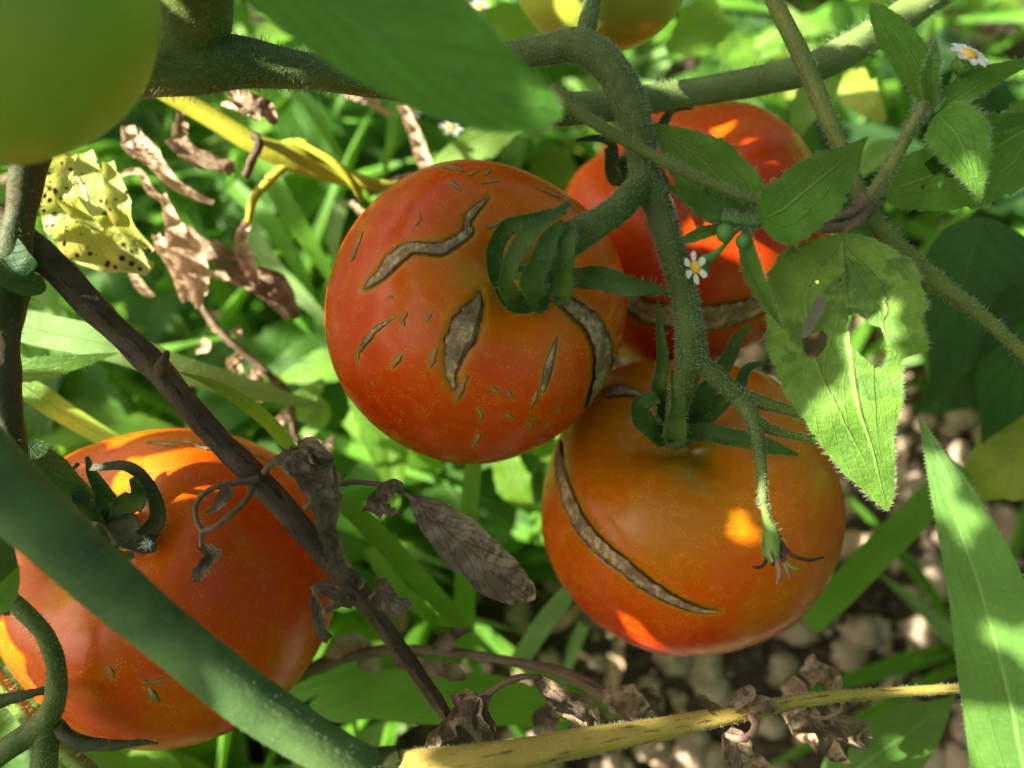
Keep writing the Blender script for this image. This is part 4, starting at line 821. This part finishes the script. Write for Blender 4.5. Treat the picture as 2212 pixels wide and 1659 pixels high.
for k, (p, w_, mt) in enumerate(DR): dry(p, [q * .85 for q in w_], yb, mat=mt, curl=1.5, rum=.6, seed=50 + k, rs=62, nu=80, nv=21, wave=(.45, 6))
yl = thing('yellowing_plant', P(150, 350, .285), 'crumpled yellow leaf speckled with black spots, beside the blurred green tomato', 'leaf')
blade('leaf_blade', [(170, 330, .287), (170, 400, .282), (190, 470, .280), (240, 530, .282), (320, 590, .287)], [(0, 30, 30), (.25, 70, 82), (.5, 80, 92), (.8, 60, 60), (1, 8, 8)], M['leaf_yel'], yl, curl=.5, rum=.32, rs=60, wave=(.35, 4), nu=90, nv=35)
blade('leaf_blade', [(150, 340, .280), (140, 400, .276), (165, 450, .275), (220, 500, .277)], [(0, 16, 16), (.5, 26, 40), (1, 8, 8)], M['leaf_yel'], yl, curl=1.2, rum=.35, rs=70, wave=(.3, 4), nu=60, nv=19)
blade('leaf_blade', [(235, 350, .280), (245, 420, .277), (262, 480, .277), (330, 545, .28)], [(0, 14, 14), (.5, 28, 30), (1, 8, 8)], M['leaf_yel'], yl, curl=1.0, rum=.35, rs=70, wave=(.3, 4), nu=60, nv=19)
blade('leaf_blade', [(230, 545, .288), (275, 560, .286), (330, 575, .29)], [(0, 14, 14), (.5, 26, 26), (1, 8, 8)], M['leaf_yel'], yl, curl=.6, rum=.25, nu=40)
# dry stalk with crumbs running down the middle left
dk = thing('dry_weed', P(440, 680, .34), 'thin tan dried weed stalk with crumbling seed heads between the tomatoes', 'weed plant')
tube([(420, 640, .335, 8), (480, 720, .335, 8), (560, 790, .34, 9), (620, 850, .345, 9), (640, 940, .35, 8), (700, 1010, .36, 8), (720, 1060, .37, 7)], M['brown_lt'], 'stalk', dk, sides=10, bump=.25)
for k in range(26):
    t = random.random(); x = 430 + 290 * t + random.uniform(-45, 45); y = 650 + 400 * t ** 1.1 + random.uniform(-40, 40)
    dry([(x, y, .342), (x + random.uniform(-14, 14), y + 12, .338), (x + random.uniform(-22, 22), y + 26, .34)], [6, 14, 5], dk, mat='dry2', curl=1.2, rum=.7, seed=80 + k, rs=160, nu=14, nv=7)
# second dead twig behind lower centre
dt = thing('dead_twig', P(890, 1410, .30), 'brown dead twig with crumpled leaves running behind the yellow shoot', 'branch')
tube([(620, 1470, .32, 17), (700, 1435, .315, 17), (780, 1410, .31, 13), (900, 1405, .30, 12), (1020, 1415, .295, 10), (1120, 1432, .292, 11), (1200, 1450, .29, 13), (1290, 1490, .29, 16), (1360, 1540, .288, 14), (1440, 1570, .288, 10)], M['brown_lt'], 'stem', dt, sides=12, bump=.15)
for k, (p, w_, mt) in enumerate([([(700, 1420, .31), (730, 1400, .305), (770, 1385, .305), (800, 1400, .31)], [10, 24, 22, 6], 'dry2'), ([(770, 1420, .312), (800, 1430, .308), (815, 1450, .31)], [8, 20, 8], 'dry2'),
      ([(950, 1410, .297), (960, 1390, .293), (985, 1370, .293), (1020, 1362, .295)], [8, 24, 18, 3], 'dry'), ([(850, 1420, .30), (900, 1440, .297), (960, 1450, .297), (1010, 1465, .30)], [10, 26, 28, 8], 'dry3'),
      ([(1300, 1500, .287), (1340, 1510, .283), (1370, 1540, .282), (1400, 1560, .285)], [20, 44, 36, 10], 'dry3'), ([(1370, 1500, .287), (1400, 1510, .284), (1430, 1540, .285)], [12, 30, 10], 'dry'),
      ([(1190, 1520, .30), (1180, 1560, .296), (1160, 1590, .297)], [8, 34, 16], 'dry'), ([(1240, 1560, .29), (1270, 1590, .287), (1300, 1620, .29)], [12, 34, 16], 'dry')]):
    dry(p, w_, dt, mat=mt, curl=1.2, rum=.7, seed=120 + k, rs=130)

# ------------------------------------------------------------------ ground weeds (copies of a few kinds)
def proto_leaf(L, Wd, serr, mat, seed, nu=22, nv=9, droop=.35, par=False):
    V = []; UV = []
    for i in range(nu):
        u = i / (nu - 1)
        prof = (np.interp(u, [0, .05, .15, .3, .5, .7, .85, 1], [.06, .45, .85, 1, .9, .62, .32, .01]) if not par else np.interp(u, [0, .1, .5, .8, 1], [.6, .85, 1, .6, .02]))
        for j in range(nv):
            v = -1 + 2 * j / (nv - 1); ww = Wd * prof
            if serr: k = u * 9 + (.4 if v > 0 else 0); ww *= 1 - serr * (1 - (k - math.floor(k)))
            z = -droop * L * u * u + abs(v) * ww * .22 + .05 * L * noise.noise(Vector((u * 3, v * 1.5, seed)))
            V.append((v * ww, u * L, z)); UV.append((u, j / (nv - 1)))
    me = bpy.data.meshes.new('leaf'); me.from_pydata(V, [], grid_faces(nu, nv))
    ul = me.uv_layers.new(name='UVMap'); li = np.zeros(len(me.loops), dtype=np.int32); me.loops.foreach_get('vertex_index', li)
    ul.data.foreach_set('uv', np.array(UV, dtype=np.float32)[li].ravel()); me.polygons.foreach_set('use_smooth', [True] * len(me.polygons)); me.materials.append(mat); return me
M['leaf_mid'] = leafmat('ground_leaf_deep', (.03, .10, .010), (.06, .15, .02), (.14, .26, .06), (.22, .48, .03), tf=.38)
LM = [proto_leaf(.056, .017, .14, M['leaf_bg'], 1), proto_leaf(.050, .020, .10, M['leaf_bg2'], 2), proto_leaf(.064, .016, .12, M['leaf_bg'], 3, droop=.6), proto_leaf(.045, .015, .15, M['leaf_bg2'], 4), proto_leaf(.07, .028, .1, M['leaf_dark'], 5), proto_leaf(.055, .018, .14, M['leaf_mid'], 9), proto_leaf(.05, .02, .12, M['leaf_lime'], 10)]
def proto_weed(seed, meshes, nn, h):
    rnd = random.Random(seed); root = bpy.data.objects.new('ground_weed', None); scene.collection.objects.link(root)
    pts = [Vector((0, 0, 0))]
    for k in range(nn): pts.append(pts[-1] + Vector((rnd.uniform(-.012, .012), rnd.uniform(-.012, .012), h / nn)))
    tube3(pts, [.0016 * (1 - .1 * i) for i in range(len(pts))], M['leaf_stem'], 'stem', root, sides=7)
    for k, p in enumerate(pts[1:]):
        a0 = rnd.uniform(0, 3.14)
        for s in (0, math.pi) if k < nn - 1 else (0, 1.57, 3.14, 4.7):
            o = bpy.data.objects.new('leaf', rnd.choice(meshes)); scene.collection.objects.link(o); o.parent = root; o.location = p
            o.rotation_euler = (rnd.uniform(-.1, .55), rnd.uniform(-.4, .4), a0 + s + rnd.uniform(-.3, .3)); sc = rnd.uniform(.6, 1.15) * (1 if k < nn - 1 else .7); o.scale = (sc, sc, sc)
    return root
M['leaf_stem'] = stemmat('small_stem', (.12, .2, .05), (.2, .3, .08), (.3, .4, .2), sp=.2)
PW = [proto_weed(1, [LM[0], LM[5], LM[5]], 3, .09), proto_weed(2, [LM[5], LM[2], LM[0]], 4, .12), proto_weed(3, [LM[1], LM[3], LM[6]], 3, .07), proto_weed(4, [LM[0], LM[5]], 4, .14), proto_weed(5, [LM[4], LM[0]], 3, .10)]
GM = [proto_leaf(.16, .0062, 0, M['grass'], 6, nu=26, nv=5, droop=.35, par=True), proto_leaf(.20, .0050, 0, M['grass'], 7, nu=26, nv=5, droop=.6, par=True), proto_leaf(.13, .0062, 0, M['grass2'], 8, nu=26, nv=5, droop=.5, par=True)]
def proto_tuft(seed, n):
    rnd = random.Random(seed); root = bpy.data.objects.new('grass_tuft', None); scene.collection.objects.link(root)
    for k in range(n):
        o = bpy.data.objects.new('blade', rnd.choice(GM)); scene.collection.objects.link(o); o.parent = root
        o.location = (rnd.uniform(-.01, .01), rnd.uniform(-.01, .01), 0); o.rotation_euler = (rnd.uniform(.6, 1.35), rnd.uniform(-.3, .3), rnd.uniform(0, 6.28)); s = rnd.uniform(.6, 1.1); o.scale = (s, s, s)
    return root
PT = [proto_tuft(11, 9), proto_tuft(12, 11), proto_tuft(13, 8)]
used = set()
def place(proto, loc, rz, s, label, cat_, group, tilt=0):
    if proto.name not in used: used.add(proto.name); r = proto
    else:
        r = proto.copy(); scene.collection.objects.link(r)
        for ch in list(proto.children): c = ch.copy(); scene.collection.objects.link(c); c.parent = r
    r.location = loc; r.rotation_euler = (tilt, 0, rz); r.scale = (s, s, s); tag(r, label, cat_, group)
LAND = [(140, 180, 'the blurred green tomato'), (190, 450, 'the spotted yellow leaf'), (430, 330, 'the tan dried leaves'), (560, 560, 'the lowest tan leaves'), (600, 60, 'the big blurred leaf'), (1000, 100, 'the big leaf tip'), (1300, 60, 'the yellow-green tomato'), (1560, 330, 'the deep red tomato'),
 (1750, 130, 'the thick stem at top right'), (1960, 60, 'the top right flower'), (1950, 400, 'the chewed leaves at right'), (1010, 680, 'the scarred tomato'), (300, 760, 'the pale wide grass blade'), (370, 1260, 'the lower left tomato'), (620, 1100, 'the dead branch'), (1030, 1190, 'the flat grey dry leaf'),
 (1480, 1100, 'the amber tomato'), (620, 1580, 'the thick diagonal stem'), (950, 1520, 'the flat bottom leaf'), (1400, 1570, 'the yellow shoot'), (2080, 1300, 'the tall pointed leaf'), (2080, 700, 'the dark shaded leaves'), (800, 1000, 'the dry weed stalk')]
def where(x, y):
    L = min(LAND, key=lambda l: math.hypot(l[0] - x, l[1] - y)); dx, dy = x - L[0], y - L[1]; r = math.hypot(dx, dy)
    d = ['right of', 'below and right of', 'below', 'below and left of', 'left of', 'above and left of', 'above', 'above and right of'][int(((math.atan2(dy, dx) / 6.2832) % 1) * 8 + .5) % 8]
    return ('close behind and ' if r < 70 else 'a little ' if r < 170 else 'well ') + d + ' ' + L[2]
REG = [  # x0, y0, x1, y1, weeds, tufts, words
    (-60, 200, 700, 900, 5, 22, 'in the upper left background under the dried tan leaves'),
    (500, -100, 1300, 420, 11, 12, 'in the top centre background behind the main stem'),
    (1300, -100, 2280, 480, 13, 9, 'in the top right background behind the flowering weed'),
    (0, 850, 800, 1100, 4, 12, 'in the left background above the lower left tomato'),
    (680, 900, 1120, 1250, 4, 9, 'in the gap between the three lower tomatoes'),
    (-50, 1480, 700, 1750, 9, 4, 'along the bottom edge left of centre'),
    (1180, 1350, 1750, 1720, 0, 0, 'on the soil below the amber tomato'),
    (1750, 420, 2280, 1100, 5, 2, 'in the shaded right background'),
    (1800, 1100, 2280, 1750, 0, 1, 'on the bare soil in the lower right background'),
]
rnd = random.Random(5)
for (x0, y0, x1, y1, nw, ng, words) in REG:
    for k in range(nw):
        x, y = rnd.uniform(x0, x1), rnd.uniform(y0, y1); h = .05
        g_ = G(x, y, h); pr = PW[4] if rnd.random() < (.7 if 'shaded right' in words else .2) else PW[rnd.randrange(4)]  # dark leaf colour mixed in to stand for missing background shade
        place(pr, (g_.x, g_.y, -.004), rnd.uniform(0, 6.28), rnd.uniform(.75, 1.25), {'ground_weed': 'low bright', 'ground_weed.001': 'tall bright', 'ground_weed.002': 'pale small', 'ground_weed.003': 'tall drooping', 'ground_weed.004': 'dark'}[pr.name] + ' blurred weed ' + where(x, y), 'weed', 'weeds covering the ground')
    for k in range(ng):
        x, y = rnd.uniform(x0, x1), rnd.uniform(y0, y1); g_ = G(x, y, .03)
        place(PT[rnd.randrange(3)], (g_.x, g_.y, -.004), rnd.uniform(0, 6.28), rnd.uniform(.7, 1.1), 'blurred grass tuft ' + where(x, y), 'grass tuft', 'grass tufts among the weeds')

# dry leaves lying on the soil
LD = []
for k in range(3):
    o = blade('dry_leaf', [(900, 900, .4), (960, 930, .396), (1010, 980, .396), (1040, 1040, .4)], [(0, 8, 8), (.4, 34, 30), (.8, 22, 24), (1, 3, 3)], M['dry2'], None, curl=1.0, rum=.5, rs=70, nu=30, nv=9, seed=300 + k, wave=(.3, 3)); LD.append(o)
for k in range(46):
    x, y = (rnd.uniform(-40, 2250), rnd.uniform(-60, 1700)) if k > 2 else (700, 1000)
    g_ = G(x, y, .01); o = LD[k] if k < 3 else LD[k % 3].copy()
    if k > 2: scene.collection.objects.link(o)
    else: g_ = G((820, 700, 1330)[k], (1130, 500, 1440)[k], .01); x, y = ((820, 700, 1330)[k], (1130, 500, 1440)[k])
    o.name = 'fallen_leaf'; o.location = (g_.x, g_.y, random.uniform(.006, .03)); o.rotation_euler = (rnd.uniform(-.6, .6), rnd.uniform(-.6, .6), rnd.uniform(0, 6.28)); sc = rnd.uniform(.6, 1.3); o.scale = (sc, sc, sc)
    tag(o, 'tan dead leaf ' + where(x, y), 'dead leaf', 'dead leaves on the ground')

# ------------------------------------------------------------------ added unseen foliage, placed to shade the scene and cut skylight
def shade():  # added leaves outside the view, with gaps left for chosen sunlit spots
    S = SUN; a = S.orthogonal().normalized(); e1 = (CM.to_3x3() @ Vector((0, 1, 0))); e1 = (e1 - S * e1.dot(S)).normalized(); e2 = S.cross(e1)
    dist = .30; C0 = P(1050, 850, .26)
    def uvp(p): d = p - C0; return d.dot(e1), d.dot(e2)
    need = []
    for (x0, y0, x1, y1, d0, d1) in ((650, 60, 1800, 1450, .22, .32), (-40, 900, 900, 1680, .19, .27), (330, -40, 1300, 260, .14, .24), (-150, -120, 360, 380, .14, .19), (0, 400, 850, 1400, .225, .25), (1600, -30, 2260, 800, .215, .25), (900, 1400, 2100, 1680, .21, .26), (1750, 450, 2260, 950, .29, .34), (1950, 900, 2250, 1500, .21, .22), (1200, 210, 1780, 800, .28, .34)):
        for _ in range(700): need.append(uvp(P(random.uniform(x0, x1), random.uniform(y0, y1), random.uniform(d0, d1))))
    lit = []
    for (x, y, d, r) in LIT: u, v = uvp(P(x, y, d)); lit.append((u, v, r * d / F))
    need = [q for q in need if all(math.hypot(q[0] - l[0], q[1] - l[1]) > l[2] + .001 for l in lit)]
    cov = [False] * len(need); leaves = []
    rnd = random.Random(3)
    for size in (.030, .022, .015, .010, .007):
        for tries in range(900):
            rest = [i for i, c in enumerate(cov) if not c]
            if not rest: break
            q = need[rnd.choice(rest)]; cu, cv = q[0] + rnd.uniform(-.3, .3) * size, q[1] + rnd.uniform(-.3, .3) * size
            if any(math.hypot(cu - l[0], cv - l[1]) < l[2] + size * .92 for l in lit): continue
            leaves.append((cu, cv, size))
            for i in rest:
                if math.hypot(need[i][0] - cu, need[i][1] - cv) < size * .62: cov[i] = True
    print('shade leaves', len(leaves), 'uncovered', cov.count(False))
    base = C0 + S * dist
    root = thing('added_shade_foliage', (base.x - .03, base.y, 0), 'added unseen foliage left of the picture that shades the tomato cluster', 'tomato plant')
    rp = Vector(root.location)
    hub = base + Vector((-.03, 0, 0))
    tube3([rp + Vector((0, 0, -.01)), rp.lerp(hub, .5) + Vector((.01, 0, 0)), hub], [.006, .005, .004], M['stem'], 'stem', root)
    me = {}
    for k, (u, v, s) in enumerate(leaves):
        p = base + e1 * u + e2 * v + S * rnd.uniform(-.02, .03)
        key = (s, k % 3)
        if key not in me:
            me[key] = proto_leaf(2 * s, s * 1.05, .05, M['leaf_front'], k, nu=14, nv=7, droop=.08)
        o = bpy.data.objects.new('shade_leaflet', me[key]); scene.collection.objects.link(o); o.parent = root
        ang = rnd.uniform(0, 6.28); d = e1 * math.cos(ang) + e2 * math.sin(ang); side = d.cross(S)
        R = Matrix((side, d, S)).transposed(); o.rotation_euler = R.to_euler(); o.location = p - d * s - rp
LIT = [(1240, 1440, .5, 40), (1420, 1460, .5, 40), (1620, 1480, .48, 34), (1360, 1600, .45, 36), (1700, 1620, .45, 34), (1560, 1620, .45, 30), (1850, 1300, .5, 36), (2000, 1330, .48, 30), (2190, 1130, .5, 34), (1875, 960, .228, 72), (1800, 1010, .228, 34), (1900, 840, .228, 38), (1800, 985, .228, 30), (1940, 740, .23, 44), (1900, 1050, .228, 30),
       (1590, 1135, .252, 17), (1480, 1385, .285, 22), (1650, 1110, .226, 11),
       (1650, 560, .29, 30), (1560, 530, .29, 20), (950, 480, .232, 16), (1070, 540, .226, 14), (715, 690, .262, 16), (700, 640, .262, 10),
       (1200, 45, .262, 36), (1195, 235, .165, 34), (640, 1600, .2, 48), (2100, 1600, .213, 50), (2060, 1120, .213, 26), (2020, 1000, .216, 20), (2180, 1380, .213, 30),
       (1810, 60, .272, 30), (1460, 190, .262, 30), (2110, 420, .222, 18), (480, 60, .22, 18), (50, 1340, .27, 20),
       (2000, 1490, .255, 30), (900, 1640, .208, 26), (1600, 1590, .228, 18), (1180, 1475, .245, 14), (1260, 1560, .244, 14), (940, 1610, .248, 16), (1740, 1590, .268, 18), (2050, 350, .22, 10), (380, 330, .302, 60), (300, 360, .305, 40), (400, 570, .312, 55), (540, 570, .318, 50), (150, 430, .28, 55), (230, 520, .282, 40), (120, 715, .30, 50), (210, 735, .30, 40), (450, 820, .315, 40), (100, 870, .29, 36), (1750, 240, .335, 40), (840, 950, .40, 40), (560, 260, .30, 40),
       (1300, 1480, .47, 60), (1500, 1520, .46, 50), (1950, 1180, .5, 40), (2150, 1250, .5, 40), (1900, 1420, .47, 40), (2100, 1000, .52, 25)]
def dapple():  # added leaves outside the view that throw dappled shade on the background
    S = SUN; e1 = (CM.to_3x3() @ Vector((0, 1, 0))); e1 = (e1 - S * e1.dot(S)).normalized(); e2 = S.cross(e1); C0 = P(1050, 850, .5)
    uvp = lambda p: ((p - C0).dot(e1), (p - C0).dot(e2))
    lit = [(*uvp(P(x, y, d)), r * d / F) for (x, y, d, r) in LIT]
    base = C0 + S * .80; rp = Vector((base.x - .05, base.y, 0)); rd = random.Random(77)
    root = thing('added_shade_foliage', rp, 'added unseen foliage further left that dapples the background with shade', 'tomato plant')
    tube3([rp + Vector((0, 0, -.01)), rp + Vector((.02, 0, base.z * .5)), base], [.007, .006, .004], M['stem'], 'stem', root)
    for k in range(DAP):
        q = G(rd.uniform(-100, 2300), rd.uniform(-100, 1760), .03); u, v = uvp(q); s_ = rd.choice((.010, .014, .018, .024, .034))
        if any(math.hypot(u - l[0], v - l[1]) < l[2] + s_ * .9 for l in lit): continue
        a_ = rd.uniform(0, 6.28); d = e1 * math.cos(a_) + e2 * math.sin(a_)
        o = bpy.data.objects.new('shade_leaflet', DL); scene.collection.objects.link(o); o.parent = root
        o.rotation_euler = Matrix((d.cross(S), d, S)).transposed().to_euler(); o.scale = (s_ / .03,) * 3
        o.location = base + e1 * u + e2 * v + S * rd.uniform(-.03, .05) - d * s_ - rp
DL = proto_leaf(.06, .025, .08, M['leaf_front'], 91, nu=14, nv=7, droop=.08); DAP = 150
shade(); dapple()
def sky_block_foliage(x, y, lx, ly, h, n, label, seed, cl=.0):  # added walls of leaves outside the view, blocking skylight from the sides
    rd = random.Random(seed); r = thing('added_shade_foliage', (x, y, 0), label, 'tomato plant'); hub = []
    for k in range(3):
        bx, by = rd.uniform(-lx, lx) * .6, rd.uniform(-ly, ly) * .6
        P_ = [Vector((x + bx * t * 2, y + by * t * 2, -.01 + (h + .01) * t)) for t in (0, .3, .6, 1)]
        tube3(P_, [.007, .006, .005, .003], M['stem'], 'stem', r, sides=8)
    for k in range(n):
        o = bpy.data.objects.new('shade_leaflet', HL[k % 3]); scene.collection.objects.link(o); o.parent = r
        o.location = (rd.uniform(-lx, lx), rd.uniform(-ly, ly), rd.uniform(.02, h)); s_ = rd.uniform(.7, 1.4); o.scale = (s_, s_, s_)
        o.rotation_euler = (rd.uniform(-1.2, .4), rd.uniform(-.5, .5), rd.uniform(0, 6.28))
HL = [proto_leaf(.11, .034, .12, M['leaf_front'], 70, nu=14, nv=7), proto_leaf(.09, .030, .15, M['leaf_front'], 71, nu=14, nv=7), proto_leaf(.13, .04, .1, M['leaf_front'], 72, nu=14, nv=7, droop=.6)]
sky_block_foliage(-.10, .98, .50, .14, .75, 330, 'added unseen foliage beyond the top of the picture that blocks skylight', 201)
sky_block_foliage(.62, .30, .13, .50, .70, 330, 'added unseen foliage beyond the right edge of the picture that blocks skylight', 202)
sky_block_foliage(.10, -.32, .50, .12, .62, 330, 'added unseen foliage beyond the bottom edge of the picture that blocks skylight', 203)
